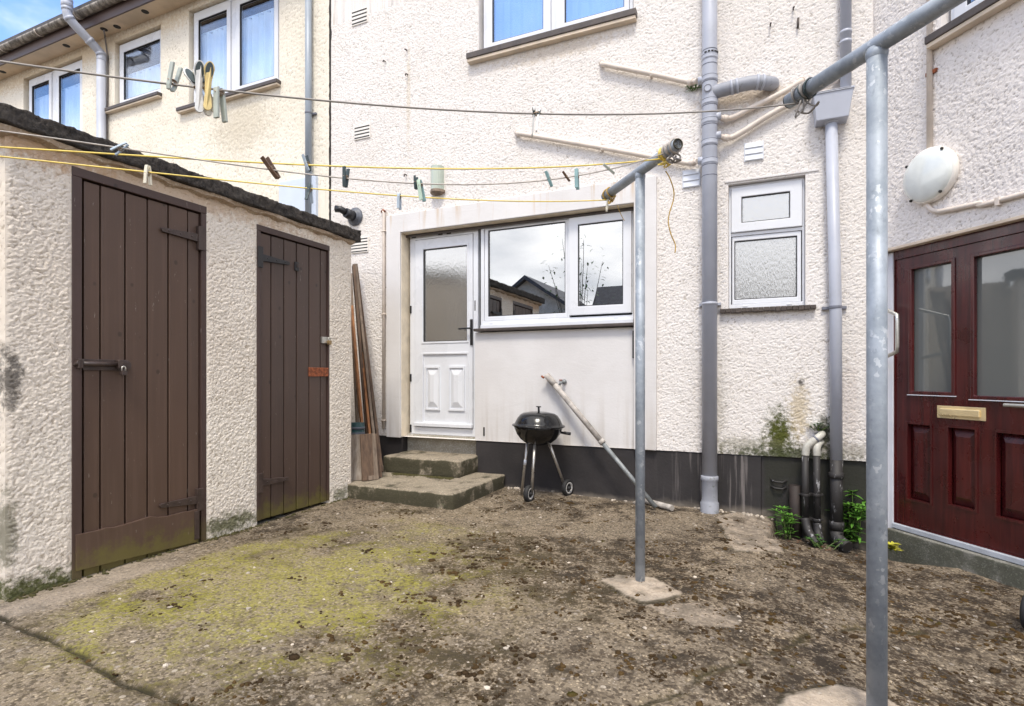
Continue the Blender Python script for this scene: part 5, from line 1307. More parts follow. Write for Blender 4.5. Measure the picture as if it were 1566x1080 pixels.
MB(FS).box(ps(297, 790, .012)[0], ps(301, 790, .012)[0] + .015, .012, .018, kz0b + .02, kz1b - .01).build('angle_bracket', M['iron'], dr, .002)
# sliding bolt
ba0, bz = ps(117, 557.5, .02); ba1 = ps(204, 557.5, .02)[0]; pl0 = ps(127, 558, .0)[0]
bo = MB(FS).box(pl0, ba1 - .015, -.012, .002, bz - .030, bz + .030).lathe((ba1 - .03, -.004, bz), (1, 0, 0), [(.030, 0), (.030, .008), (0, .009)], 20)
bo.build('bolt_plate', M['iron'], dr, .002)
MB(FS).tube([(ba0, .014, bz + .005), (ps(182, 557, .02)[0], .014, bz + .005)], .0125, 12).tube([(ba0 + .01, .014, bz + .004), (ba0 - .004, .014, bz + .012)], .016, 10).build('bolt', M['iron'], dr)
for x in (122, 183): a_ = ps(x, 557, .02)[0]; MB(FS).box(a_ - .012, a_ + .012, -.004, .032, bz - .02, bz + .03).build('bolt_staple', M['iron'], dr, .004)
def padlock(name, label, F, a, n, z, w, h, mat):
    t = thing(name, label, 'padlock', F(a, n, z), None)
    MB(F).box(a - w / 2, a + w / 2, n - .010, n + .010, z - h, z).build('body', M[mat], t, .003)
    MB(F).tube([(a - w * .32, n, z - .004)] + [(a - w * .32 * math.cos(q), n, z + .014 + w * .32 * math.sin(q)) for q in np.linspace(0, math.pi, 8)] + [(a + w * .32, n, z - .004)], .0042, 8).build('shackle', M['zinc'], t)
    return t
la_, lz_ = ps(189, 567, .03)
padlock('padlock', 'small dull padlock hanging from the long bolt on the near shed door', FS, la_, .030, lz_, .030, .026, 'iron')
e2 = ex([397, 414, 433.5, 453, 472, 489.5, 500], 570)
dr2 = plank_door(d2, e2, 'door_brown_dark', 'narrower, far brown plank door with a rusty plate', False, .028, .012, .040, 33)
strap(dr2, FS, 397, 393, 442, 403, (.02, .075), 'iron_black', .002)
strap(dr2, FS, 397, 739, 441, 732, (.02, .07), 'iron', .002)
a_, z_ = ps(454.5, 407, .0)
MB(FS).box(a_ - .022, a_ + .018, -.012, .004, z_ - .038, z_ + .03).build('latch_plate', M['iron_black'], dr2, .003)
MB(FS).box(a_ - .01, a_ + .012, .004, .010, z_ - .012, z_ + .018).build('latch_knob', M['iron'], dr2, .003)
r0, rz = ps(473, 569, .0); r1 = ps(502, 569, .0)[0]
MB(FS).box(r0, r1, -.012, .004, rz - .036, rz + .036).build('rusty_plate', M['rust'], dr2, .003)
h0, hz = ps(492, 520, .0); h1 = ps(504, 520, .0)[0]
MB(FS).box(h0, h1, -.012, .006, hz - .026, hz + .026).build('hasp', M['zinc'], dr2, .002)
a_, z_ = ps(504.5, 521, .02)
padlock('padlock', 'bright padlock on the hasp of the far shed door', FS, a_ - .006, .020, z_, .034, .034, 'brass_dull')

gw = thing('yard_wall', 'rendered wall closing the gap between the shed and the house', 'wall', (-4.6, -.5, 0))
MB().box(-4.75, -4.6, SHED_B1 + .005, -.03, -.2, 2.42).build('wall', M['dash_shed'], gw)
# ------------------------------------------------------------------ doorstep
def rough_block(mb, x0, x1, y0, y1, z0, z1, seed, jit=.008, res=.06, rnd=.018):
    b = bmesh.new()
    bmesh.ops.create_cube(b, size=1)
    for v in b.verts: v.co = Vector(((x0 + x1) / 2 + v.co.x * (x1 - x0), (y0 + y1) / 2 + v.co.y * (y1 - y0), (z0 + z1) / 2 + v.co.z * (z1 - z0)))
    bmesh.ops.bevel(b, geom=list(b.edges), offset=rnd, segments=2, affect='EDGES', profile=.5)
    for _ in range(4):
        es = [e for e in b.edges if e.calc_length() > res]
        if not es: break
        bmesh.ops.subdivide_edges(b, edges=es, cuts=1, use_grid_fill=True)
    b.verts.index_update()
    P = np.array([v.co[:] for v in b.verts]); h = P[:, 0] * 1.7 + P[:, 2] * 2.1; g = P[:, 1] * 1.9 - P[:, 2] * 1.3
    dx = (fbm(h, g, 9, seed) - .5) * jit * 2; dy = (fbm(h, g, 9, seed + 7) - .5) * jit * 2; dz = (fbm(P[:, 0], P[:, 1], 7, seed + 13) - .5) * jit * 2
    for v, a, c, d in zip(b.verts, dx, dy, dz): v.co += Vector((a, c, d))
    mb.add([v.co.copy() for v in b.verts], [tuple(v.index for v in f.verts) for f in b.faces], True, raw=True); b.free()
    return mb
st = thing('concrete_steps', 'two mossy concrete steps below the white door', 'steps', (-2.9, -.5, .03))
rough_block(MB(), XS - .5, -2.215, -.995, .0, -.1, .160, 3).build('lower_step', M['step'], st)
rough_block(MB(), -3.36, -2.515, -.375, .09, .15, .318, 9).build('upper_step', M['step'], st)

# ------------------------------------------------------------------ planks and boards leaning in the gap
def plank(label, b, t, w, th, wdir, mat, group, name='plank'):
    b, t = Vector(b), Vector(t); d = (t - b).normalized(); wv = Vector(wdir); wv = (wv - d * wv.dot(d)).normalized(); nv = d.cross(wv)
    mb = MB()
    q = lambda c: [c - wv * w / 2 - nv * th / 2, c + wv * w / 2 - nv * th / 2, c + wv * w / 2 + nv * th / 2, c - wv * w / 2 + nv * th / 2]
    mb.hexa(q(b), q(t))
    o = mb.build(name, M[mat], None, .002, loc=b)
    return tag(o, label, 'plank', group)
def lean(xb, yb, zb_, xt, yt, nt):     # foot on the step, head near the wall
    x, y = pg(xb, yb, zb_); a, z = pm(xt, yt, nt)
    return (x, y, zb_), (a, -nt, z)
G_ = 'planks leaning in the gap by the shed'
wd = (0.75, -0.66, 0)
for (lab, fb, tp_, w_, th_, mat) in (
    ('tall grey-brown plank, outermost on the right of the leaning stack', (584, 722, .165), (544.5, 405, .10), .05, .026, 'wood_brown'),
    ('tall brown plank, second from the right in the leaning stack', (577, 725, .165), (543, 406, .16), .08, .024, 'wood_grey'),
    ('shorter orange stained plank in the middle of the leaning stack', (571, 726, .165), (553, 540, .30), .06, .022, 'wood_orange'),
    ('tall dark plank behind the orange plank, its head tucked by the shed corner', (566, 722, .165), (540.5, 406, .22), .07, .026, 'wood_brown'),
    ('tall orange stained plank next to the shed corner', (560, 728, .165), (537.5, 470, .34), .09, .022, 'wood_orange'),
    ('grey plank almost hidden behind the shed corner', (550, 724, .165), (536, 420, .26), .08, .024, 'wood_grey')):
    f, t = lean(*fb, *tp_); plank(lab, f, t, w_, th_, wd, mat, G_)
for (lab, xb, yb, xt, yt, nb, w_, mat) in (
    ('short pale peeling board at the front of the short stack', 548, 734.5, 549, 664.5, .0, .16, 'wood_pale'),
    ('short brown board edge-on beside the pale peeling board', 563, 735, 559.5, 664, .0, .11, 'wood_brown'),
    ('short grey board, third in the short stack', 571, 734, 565.5, 663.5, .0, .10, 'wood_grey'),
    ('short brown board, rightmost of the short stack', 577, 731, 569.5, 664, .0, .09, 'wood_brown')):
    x, y = pg(xb, yb, .165); dpt = math.hypot(x, y + D)
    dd = ray(xt, yt); f_ = ((x) * dd[0] + (y + D + .10) * dd[1]) / (dd[0] ** 2 + dd[1] ** 2)
    plank(lab, (x, y, .165), (dd[0] * f_, dd[1] * f_ - D, CAMH + dd[2] * f_), w_, .020, (0.90, 0.35, 0) if mat == 'wood_pale' else (0.45, 0.89, 0), mat, 'short boards on the lower step', 'short_board')
x, y = pg(548, 700, .165)
q = pd(545, 620, 5.2)
tt = thing('teal_tube', 'dark teal plastic tube standing behind the short boards by the shed corner', 'tube', (q.x, q.y, .165))
MB().tube([(q.x, q.y, .165), (q.x - .01, q.y + .02, .66)], .070, 20).build('tube', M['teal'], tt)
for z_ in (.56, .61): MB().lathe((q.x - .008, q.y + .017, z_), (0, 0, 1), [(.069, -.012), (.075, -.010), (.075, .010), (.069, .012)], 20).build('band', M['flue'], tt)

# ------------------------------------------------------------------ kettle barbecue
gx, gy = pg(830, 766, .02)
def bq(px, py, dep): return pd(px, py, dep)
depb = 4.86
bc = bq(823.5, 652, depb); br = 0.217
bb = thing('kettle_barbecue', 'black kettle barbecue on three legs standing below the kitchen window', 'barbecue', (bc.x, bc.y, .02))
bowl = [(0.0, -.165), (.06, -.163), (.11, -.145), (.155, -.11), (.188, -.065), (.206, -.02), (.212, .0), (.207, .0), (.0, -.02)]
MB().lathe(bc, (0, 0, 1), [(r * br / .212, h) for r, h in bowl], 48).build('bowl', M['enamel'], bb)
lid = [(.226, -.004), (.229, .002), (.226, .008), (.208, .012), (.200, .03), (.183, .065), (.160, .095), (.135, .110), (.08, .121), (0, .124)]
MB().lathe(bc + Vector((0, 0, .004)), Vector((.03, 0, 1)), [(r * br / .212, h) for r, h in lid], 48).build('lid', M['enamel'], bb)
ht = bc + Vector((.004, 0, .124))
MB().tube([ht, ht + Vector((-.003, 0, .045))], .009, 12).lathe(ht + Vector((-.003, 0, .045)), (.1, 0, 1), [(0, 0), (.022, 0), (.024, .006), (0, .009)], 16).build('lid_handle', M['iron_black'], bb)
camR = Vector((C_, S_, 0)); camB = Vector((-S_, C_, 0))
hs = bc + camR * .195 + Vector((0, 0, -.055))
MB().tube([hs, hs + camR * .085 + Vector((0, 0, -.012))], .011, 12).tube([hs + camR * .03 + Vector((0, 0, -.003)), hs + camR * .088 + Vector((0, 0, -.012))], .014, 12).build('side_handle', M['iron_black'], bb)
def leg(p0, p1): return MB().tube([p0, p1], .0125, 14).build('leg', M['leg_steel'], bb)
wl = pd(809, 760, 4.74); wr = pd(868, 747.5, 4.98)
wl.z = .075 + .015; wr.z = .080 + .012
t1 = bc + camR * -.095 + Vector((0, 0, -.13)) + camB * .02; l1 = pd(797, 753, 4.95); l1.z = .02
leg(t1, l1)
leg(bc + camR * -.035 - camB * .08 + Vector((0, 0, -.13)), wl + camR * .022 + Vector((0, 0, .0)))
leg(bc + camR * .085 + camB * .03 + Vector((0, 0, -.12)), wr + camR * -.02)
mid_ = t1.lerp(l1, .38); MB().tube([mid_ + (l1 - t1).normalized() * -.025, mid_ + (l1 - t1).normalized() * .025], .0135, 14).build('sticker', M['vent'], bb)
ax = (camR * .86 - camB * .51).normalized()
def wheel(c, ax, r, w):
    wb = MB().lathe(c, ax, [(r * .70, -w / 2), (r * .93, -w / 2), (r, -w / 4), (r, w / 4), (r * .93, w / 2), (r * .70, w / 2), (r * .70, -w / 2)], 32).build('wheel', M['rubber'], bb)
    MB().lathe(c, ax, [(r * .52, -w * .45), (r * .70, -w * .52), (r * .70, w * .52), (r * .52, w * .45), (r * .52, -w * .45)], 32).build('rim', M['hub'], wb)
    MB().lathe(c, ax, [(0, -w * .2), (r * .53, -w * .2), (r * .53, w * .2), (.014, w * .24), (.014, w * .8), (0, w * .8)], 24).build('hub', M['rubber'], wb)
wheel(wl, ax, .072, .040); wheel(wr, (camR * .75 - camB * .66).normalized(), .074, .040)

# ------------------------------------------------------------------ old pole leaning on the apron wall
P0 = pd(837, 574, 4.95); a_, z_ = pm(837, 575, .045); P0 = FM(a_, .045, z_)
x, y = pg(1003, 778, .02); P1 = Vector((x, y, .03))
mid_ = P0.lerp(P1, .53)
lp = thing('leaning_pole', 'old pole with flaking pale paint above bare metal, leaning across the wall behind the barbecue', 'pole', P1)
MB().tube([P0, mid_], .0245, 18).build('painted_section', M['pole_paint'], lp)
MB().tube([mid_.lerp(P0, .06), P1], .019, 18).build('metal_section', M['galv_dull'], lp)
MB().tube([mid_.lerp(P0, .02), mid_.lerp(P1, .03)], .028, 18).build('coupling', M['pole_paint'], lp)
d_ = (P0 - P1).normalized()
MB().tube([P0.lerp(P1, .075), P0 + d_ * .01], .029, 18).build('end_sleeve', M['pole_paint'], lp)
MB().tube([P0 + camR * -.03 + Vector((0, 0, -.02)), P0 + camR * -.055 + Vector((0, 0, .0))], .010, 8).build('bolt', M['rust'], lp)
x0, y0 = pg(984, 768, .02); x1, y1 = pg(1028, 780, .02)
lo = MB().tube([(x0, y0, gz_at(x0, y0) + .03), (x1, y1, gz_at(x1, y1) + .032)], .024, 16).build('pipe_offcut', M['pole_paint'], None, loc=(x1, y1, .0))
tag(lo, 'short pale pipe offcut lying on the ground at the foot of the leaning pole', 'pipe')

# ------------------------------------------------------------------ clothes poles
def clothes_pole(label, foot, armz, a_far, a_near, r, ra, pad=True):
    f = Vector(foot); t = thing('clothes_pole', label, 'clothes pole', f, 'galvanised T-shaped clothes poles')
    top = Vector((f.x, f.y, armz))
    MB().tube([(f.x, f.y, f.z - .15), top + Vector((0, 0, -.01))], r, 28).build('post', M['galv'], t)
    MB().lathe((f.x, f.y, armz - ra * 1.15), (0, 0, 1), [(r * 1.0, -.012), (r * 1.12, 0), (r * 1.1, .012), (r * .9, .02)], 24).build('weld_collar', M['galv'], t)
    MB().tube([top + Vector(a_far), top + Vector(a_near)], ra, 28).build('arm', M['galv'], t)
    e = Vector(a_near).normalized()
    MB().lathe(top + Vector(a_near) + e * .001, e, [(ra * .98, 0), (ra * .98, .004), (ra * .80, .004), (ra * .78, -.001), (0, -.001)], 24).build('arm_end', simple('grimy_pipe_end', (0.05, 0.045, 0.03), .9, var=.4, scale=40), t)
    e = Vector(a_far).normalized()
    MB().lathe(top + Vector(a_far) + e * .001, e, [(ra * .98, 0), (ra * .98, .004), (ra * .80, .004), (ra * .78, -.001), (0, -.001)], 24).build('arm_end', M['black_pipe'], t)
    return t, top
def camvec(u, w): return Vector((C_ * u - S_ * w, S_ * u + C_ * w, 0))
f2 = pg(979, 889, 0.0)
ARMZ = pd(985, 262, 2.96).z
near2 = pd(1043, 223, 2.623); far2 = pd(937, 300, 3.393)
T2 = Vector((f2[0], f2[1], ARMZ))
ad = camvec(-.27, .963).normalized()
pole2, T2 = clothes_pole('far galvanised clothes pole standing on a pinkish patch in front of the kitchen window', (f2[0], f2[1], 0.005), ARMZ, ad * .43, ad * -.36, .0255, .0265)
q = pd(1341, 70, 1.834)
pole1, T1 = clothes_pole('near, thicker galvanised clothes pole in front of the red door', (q.x, q.y, -.05), ARMZ, ad * .385, ad * -.40, .0300, .0285)
A_ = camvec(-2.2, 1.25); B_ = camvec(-2.95, 2.05)
A3 = Vector((A_.x, A_.y - D, 0)); B3 = Vector((B_.x, B_.y - D, 0)); mid3 = (A3 + B3) / 2
AZ3 = 2.02
pole3, T3 = clothes_pole('third clothes pole, holding the left ends of the lines beside the shed', (mid3.x, mid3.y, gz_at(mid3.x, mid3.y)), AZ3, (B3 - mid3) * 1.15, (A3 - mid3) * 1.15, .0255, .0265)

# ------------------------------------------------------------------ washing lines
LINES = []
def washing_line(label, R_, L0depth, pix, r, mat_l, knot_mat, wraps=5):
    """R_: end on the pole arm; pix: points read along the line; the line hangs in one vertical plane"""
    L0 = pd(pix[0][0], pix[0][1], L0depth)
    dx, dy = L0.x - R_.x, L0.y - R_.y
    ax_, ay_ = A3.x, A3.y; bx_, by_ = B3.x - A3.x, B3.y - A3.y
    den = dx * by_ - dy * bx_; tt = ((ax_ - R_.x) * by_ - (ay_ - R_.y) * bx_) / den
    ss, zz_ = [0.0], [R_.z]
    for px, py in pix:
        d = ray(px, py)   # solve camera + k d on vertical plane
        den = d[0] * dy - d[1] * dx
        k = ((R_.x) * dy - (R_.y + D) * dx) / den
        x, y = k * d[0], k * d[1] - D
        s = ((x - R_.x) * dx + (y - R_.y) * dy) / (dx * dx + dy * dy)
        ss.append(s); zz_.append(CAMH + k * d[2])
    ss.append(tt); zz_.append(AZ3 - .03)
    wgt = np.ones(len(ss)); wgt[0] = 6; wgt[-1] = .8
    co = np.polyfit(ss, zz_, 3, w=wgt)
    at = lambda s: Vector((R_.x + dx * s, R_.y + dy * s, float(np.polyval(co, s))))
    S = np.linspace(0, tt, 70)
    t = thing('washing_line', label, 'washing line', at(0), 'washing lines strung between the poles')
    MB().tube([at(s) for s in S], r, 8).build('line', M[mat_l], t)
    LINES.append((at, dx, dy, R_))
    return t, at
def wraps(parent, top, along, s0, s1, ra, r, n, mat, seed, name='wrapping'):
    rg = random.Random(seed); e = Vector(along).normalized(); u = Vector((0, 0, 1)); v = e.cross(u)
    P = []
    for i in range(n * 14):
        t = i / (n * 14); th_ = 2 * math.pi * n * t
        s = s0 + (s1 - s0) * (.5 + .5 * math.sin(t * 9.3 + seed)) + rg.random() * .002
        P.append(top + e * s + (u * math.cos(th_) + v * math.sin(th_)) * (ra + r * (0.9 + .9 * rg.random())))
    return MB().tube(P, r, 7).build(name, M[mat], parent)
def knot(parent, c, size, r, mat, seed, name='knot'):
    rg = random.Random(seed); P = [Vector(c) + Vector((rg.gauss(0, size), rg.gauss(0, size), rg.gauss(0, size * 1.2))) for _ in range(14)]
    return MB().tube(spline(P, 5), r, 7).build(name, M[mat], parent)
R1 = T1 + ad * .335 + Vector((0, 0, -.032))
L1, at1 = washing_line('topmost grey washing line, running to the near clothes pole', R1, 1.50, [(0, 80), (187, 120), (293, 138.5), (350, 145.7), (520, 157.7), (660, 167), (820, 172), (1020, 170.3), (1180, 162)], .0030, 'rope_grey', None)
wraps(L1, T1, ad, .285, .345, .0285, .0028, 6, 'rope_grey', 3)
knot(L1, T1 + ad * .30 + Vector((0, 0, -.055)) + camR * .0, .016, .0035, 'rope_grey', 5)
wraps(L1, T1, ad, .27, .31, .0285, .0032, 3, 'peg_dark', 8)
R2 = T2 - ad * .29 + Vector((0, 0, .005))
L2, at2 = washing_line('grey washing line wrapped round the near arm end of the far pole', R2 + Vector((-.02, 0, -.015)), 2.05, [(0, 193.5), (180, 227), (260, 241), (427, 264.5), (520, 273), (647, 281), (740, 279), (833, 272.7), (923, 262), (1000, 249)], .0030, 'rope_white', None)
wraps(L2, T2, ad, -.345, -.27, .0265, .0040, 9, 'rope_white', 11)
knot(L2, T2 - ad * .315 + Vector((0, 0, -.05)), .018, .0045, 'rope_grey', 12)
R3 = T2 - ad * .245 + Vector((0, 0, -.024))
L3, at3 = washing_line('upper yellow washing line', R3, 2.2, [(0, 224), (173, 236.7), (267, 243), (400, 249), (520, 254), (667, 256), (833, 256), (967, 253.5)], .0036, 'rope_yellow', None)
wraps(L3, T2, ad, -.26, -.235, .0265, .0036, 4, 'rope_yellow', 21)
knot(L3, T2 - ad * .25 + Vector((0, 0, -.045)), .014, .0036, 'rope_yellow', 22)
tail = [pd(x, y, 2.72) for x, y in ((1018, 262), (1024, 272), (1030, 290), (1030, 305), (1024, 325), (1022, 340), (1026, 358), (1032, 372), (1033, 380), (1032, 387))]
MB().tube(spline(tail, 6), .0030, 7).build('loose_end', M['rope_ochre'], L3)
R4 = T2 + ad * .395 + Vector((0, 0, -.032))
L4, at4 = washing_line('lowest yellow washing line, tied to the far arm end above the kitchen window', R4, 2.3, [(0, 236), (143, 254), (260, 268.7), (333, 276.7), (520, 293), (667, 301), (800, 307), (900, 310.5)], .0032, 'rope_yellow', None)
wraps(L4, T2, ad, .34, .40, .0265, .0036, 3, 'rope_ochre', 31)
knot(L4, T2 + ad * .36 + Vector((0, 0, -.045)), .014, .0034, 'rope_ochre', 32)
tail = [pd(x, y, 3.28) for x, y in ((944, 314), (947, 322), (951, 331), (955, 338))]
MB().tube(spline(tail, 5), .0022, 6).build('loose_end', M['rope_ochre'], L4)

# ------------------------------------------------------------------ clothes pegs
def peg(kind, label, line, px, mat, lenpx, up_frac, tilt, mat2=None, open_=.16, yaw=58):
    """kind: 'spring' (two straight prongs and a wire spring) or 'spoon' (two round-ended paddles); the line passes at the grip"""
    at, dx, dy, R_ = line
    best = None
    lo, hi = 0.0, 1.3
    for _ in range(60):            # where on the line the view ray px crosses it
        m = (lo + hi) / 2; p = at(m)
        xc = C_ * p.x + S_ * (p.y + D); yc = -S_ * p.x + C_ * (p.y + D)
        u = CX + FPX * xc / yc
        if u > px: lo = m
        else: hi = m
    p = at((lo + hi) / 2); dep = -S_ * p.x + C_ * (p.y + D)
    Lg = lenpx * dep / FPX
    t = thing('clothes_peg', label, 'clothes peg', p, 'pegs on the washing lines')
    ld = Vector((dx, dy, 0)).normalized(); nv = Vector((ld.y, -ld.x, 0))
    if nv.y > 0: nv = -nv
    ang = R(tilt); zd = (Vector((0, 0, 1)) * math.cos(ang) - ld * (1 if ld.x > 0 else -1) * -math.sin(ang)).normalized()
    nv = (nv - zd * nv.dot(zd)).normalized(); nv = Quaternion(zd, R(yaw)) @ nv
    xd = zd.cross(nv).normalized()
    def W_(a, b, c): return p + xd * a + nv * b + zd * c
    top, bot = Lg * up_frac, -Lg * (1 - up_frac)
    wd_ = Lg * (.17 if kind == 'spring' else .15)
    if kind == 'spring':
        th_ = Lg * .085
        for s in (-1, 1):
            mb = MB(); hand = top if up_frac > .5 else bot; jaw = bot if up_frac > .5 else top
            o = s * (open_ * Lg * .5)
            prof = [(jaw, s * .002), (jaw * .3, s * .006), (hand * .35, s * .008), (hand, o + s * .004)]
            vs = []
            for z, off in prof:
                for bb in (-wd_ / 2, wd_ / 2):
                    vs += [W_(off, bb, z), W_(off + s * th_, bb, z)]
            fs = []
            for i in range(3):
                a = i * 4; fs += [(a, a + 4, a + 5, a + 1), (a + 2, a + 3, a + 7, a + 6), (a, a + 2, a + 6, a + 4), (a + 1, a + 5, a + 7, a + 3)]
            fs += [(0, 1, 3, 2), (12, 14, 15, 13)]
            mb.add(vs, fs, raw=True); mb.build('prong', M[mat if s < 0 or mat2 is None else mat2], t, .0012)
        hz_ = (top if up_frac > .5 else bot) * .12
        MB().tube([W_(-.010 - th_, 0, hz_)] + [W_(.010 * math.cos(q), wd_ * (.55 - q / 19), hz_ + .006 * math.sin(q)) for q in np.linspace(0, 18.8, 30)] + [W_(.012 + th_, -wd_ * .4, hz_)], .0016, 6).build('spring', M['spring'], t)
    else:
        for s in (-1, 1):
            mb = MB(); mp = MB(); vs = []; N = 26
            hand = top; jaw = bot; rr_ = Lg * .105
            def outline(inset):
                out = []
                for q in np.linspace(0, math.pi, 13): out.append((math.cos(q) * (rr_ - inset), hand - rr_ * 1.5 + math.sin(q) * (rr_ * 1.5 - inset)))
                out += [(-(rr_ * .62 - inset * .7), hand * .25), (-(rr_ * .55 - inset * .7), jaw * .3)]
                for q in np.linspace(math.pi, 2 * math.pi, 9): out.append((math.cos(q) * (rr_ * .78 - inset), jaw + rr_ * 1.0 + math.sin(q) * (rr_ - inset)))
                out += [((rr_ * .55 - inset * .7), jaw * .3), ((rr_ * .62 - inset * .7), hand * .25)]
                return out
            def place(pts, o0, o1):
                off = lambda z: s * (.004 + max(0, z / max(hand, .001)) * open_ * Lg * .5)
                sw = lambda z: s * .012 * (z / Lg)
                return [W_(a + sw(z) * 2.2, off(z) * .9 + s * o0, z) for a, z in pts] + [W_(a + sw(z) * 2.2, off(z) * .9 + s * o1, z) for a, z in pts]
            pts = outline(0); m = len(pts)
            mb.add(place(pts, 0, .006), [tuple(range(m)), tuple(range(m, 2 * m))[::-1]] + [(k, (k + 1) % m, m + (k + 1) % m, m + k) for k in range(m)], raw=True)
            pr_ = mb.build('paddle', M['peg_cream' if mat == 'peg_yellow' and s < 0 else mat], t, .001)
            pts = [(math.cos(q) * rr_ * .74, hand - rr_ * 1.75 + math.sin(q) * rr_ * 1.5) for q in np.linspace(0, 2 * math.pi, 20, endpoint=False)]; m = len(pts)
            mp.add(place(pts, -.0018, .0078), [tuple(range(m)), tuple(range(m, 2 * m))[::-1]] + [(k, (k + 1) % m, m + (k + 1) % m, m + k) for k in range(m)], raw=True)
            mp.build('grip_pad', M[mat2 or mat], pr_)
        MB().tube([W_(-.012, 0, 0), W_(0, .016, .003), W_(.012, 0, 0), W_(0, -.016, -.003), W_(-.012, 0, 0)], .002, 6).build('spring', M['spring'], t)
    return t
l1, l2, l3, l4 = LINES
peg('spring', 'grey-green peg standing upright on the topmost line, leftmost on that line', l1, 263, 'peg_grey', 41, .76, 12)
peg('spoon', 'white spoon-shaped peg with dark oval pads on the topmost line', l1, 303, 'peg_white', 76, .46, -12, 'peg_dark', .30, 28)
peg('spoon', 'cream and yellow spoon-shaped peg with dark handles on the topmost line', l1, 317, 'peg_yellow', 72, .50, -10, 'peg_dark', .30, 28)
peg('spring', 'long grey peg hanging below the topmost line beside the two spoon-shaped pegs', l1, 335, 'peg_grey', 49, .06, -3)
peg('spoon', 'small white peg with dark pads hanging alone in the middle of the topmost line', l1, 820, 'peg_white', 42, .22, 6, 'peg_dark', .12, 75)
peg('spring', 'pale blue peg tilted over the grey and yellow lines near the shed roof', l2, 184, 'peg_blue', 25, .5, 52)
peg('spring', 'brown wooden peg tilted on the grey line, high on the cream wall', l2, 417, 'peg_brown', 36, .60, -33)
peg('spring', 'dark wire peg hanging on the grey line beside the dark wall joint', l2, 528.5, 'peg_dark', 30, .55, 3)
peg('spring', 'dark peg clipped on the grey line left of the small half-round lamp', l2, 636, 'peg_dark', 20, .55, 0)
peg('spring', 'pale green peg hanging on the grey line, touching the dark peg left of the lamp', l2, 642, 'peg_green', 32, .18, -10, 'peg_teal')
peg('spring', 'teal peg leaning left, first of the cluster on the grey line above the window', l2, 840, 'peg_teal', 24, .55, -22)
peg('spring', 'brown peg, second of the cluster on the grey line above the window', l2, 867, 'peg_brown', 18, .60, -38)
peg('spring', 'teal peg hanging straight, third of the cluster on the grey line above the window', l2, 882, 'peg_teal', 30, .35, -2)
peg('spring', 'grey-green peg tilted flat on the grey line near the far pole', l2, 932, 'peg_grey', 22, .55, -55)
peg('spring', 'slate blue peg on the upper yellow line in front of the blue-grey downpipe', l3, 470.5, 'peg_blue', 25, .62, -16, 'peg_dark')
peg('spring', 'pale cream peg hanging on the lowest yellow line in front of the near shed door', l4, 226, 'peg_cream', 29, .35, 0)
peg('spring', 'dark V-shaped open peg on the lowest yellow line above the pale blue meter box', l4, 474, 'peg_dark', 27, .26, 4, 'peg_blue', .42)
peg('spring', 'pale blue peg hanging on the lowest yellow line left of the door surround', l4, 610.5, 'peg_blue', 24, .15, 0)
peg('spring', 'pale peg hanging at the far arm end of the far pole', l4, 931, 'peg_cream', 18, .05, 8)

# ------------------------------------------------------------------ weeds by the gully
def leaf_quad(mb, base, d, ln, wd_, up, curl=.35):
    d = Vector(d).normalized(); s = d.cross(Vector(up)).normalized(); n = s.cross(d)
    prof = [(0, .12), (.25, .75), (.5, 1), (.75, .62), (1, .03)]
    vs = []
    for t, w in prof:
        c = Vector(base) + d * ln * t + n * (-curl * ln * t * t) * .9
        vs += [c - s * wd_ * w * .5 + n * wd_ * .12, c, c + s * wd_ * w * .5 + n * wd_ * .12]
    fs = []
    for i in range(4):
        a = i * 3; fs += [(a, a + 1, a + 4, a + 3), (a + 1, a + 2, a + 5, a + 4)]
    mb.add(vs, fs, True, raw=True)
def weed(label, base, n, h, spread, seed, ml='leaf', leaf=(.055, .020), name='weed'):
    rg = random.Random(seed); b = Vector(base); t = thing(name, label, 'plant', b)
    st_, lf_ = MB(), MB()
    for i in range(n):
        a = rg.random() * 6.28; hh = h * rg.uniform(.55, 1.05); sp = spread * rg.uniform(.2, 1)
        foot = b + Vector((rg.gauss(0, spread * .25), rg.gauss(0, spread * .2), 0))
        tip = foot + Vector((math.cos(a) * sp, math.sin(a) * sp * .8, hh))
        mid = foot.lerp(tip, .5) + Vector((0, 0, hh * .1))
        P = spline([foot, mid, tip], 5); st_.tube(P, .0028, 5)
        lv = max(3, int(hh / .03))
        for k in range(lv):
            q = P[min(len(P) - 1, int((k + 1.2) / (lv + .4) * len(P)))]
            for s in (0, math.pi):
                aa = k * 1.45 + s + rg.random() * .6
                leaf_quad(lf_, q, (math.cos(aa), math.sin(aa), rg.uniform(.15, .6)), leaf[0] * rg.uniform(.6, 1.15), leaf[1] * rg.uniform(.7, 1.2), (0, 0, 1), rg.uniform(.15, .6))
        for k in range(5):
            aa = k * 1.257 + rg.random() * .5
            leaf_quad(lf_, tip, (math.cos(aa), math.sin(aa), .7), leaf[0] * .75, leaf[1] * .7, (0, 0, 1), .3)
    st_.build('stem', M['stem'], t, recalc=False); lf_.build('leaf', M[ml], t, recalc=False)
    return t
x, y = pg(1200, 822, -.12); weed('green leafy weed at the left edge of the gully, beside the plinth corner', (x, y, -.13), 9, .22, .10, 4, 'leaf', (.060, .018))
x, y = pg(1304, 828, -.13); weed('tall bright green weed behind the near pole, right of the black downpipe', (x, y, -.14), 17, .36, .14, 8, 'leaf', (.070, .024))
x, y = pg(1255, 836, -.13); weed('low dark sprawling weed at the feet of the twin waste pipes', (x, y, -.14), 8, .06, .16, 14, 'leaf_dark', (.035, .014))
x, y = pg(1367, 843, -.1); weed('yellowing leaves of a weed on the ground by the red door step', (x, y, -.105), 4, .05, .05, 19, 'leaf_yellow', (.055, .028))
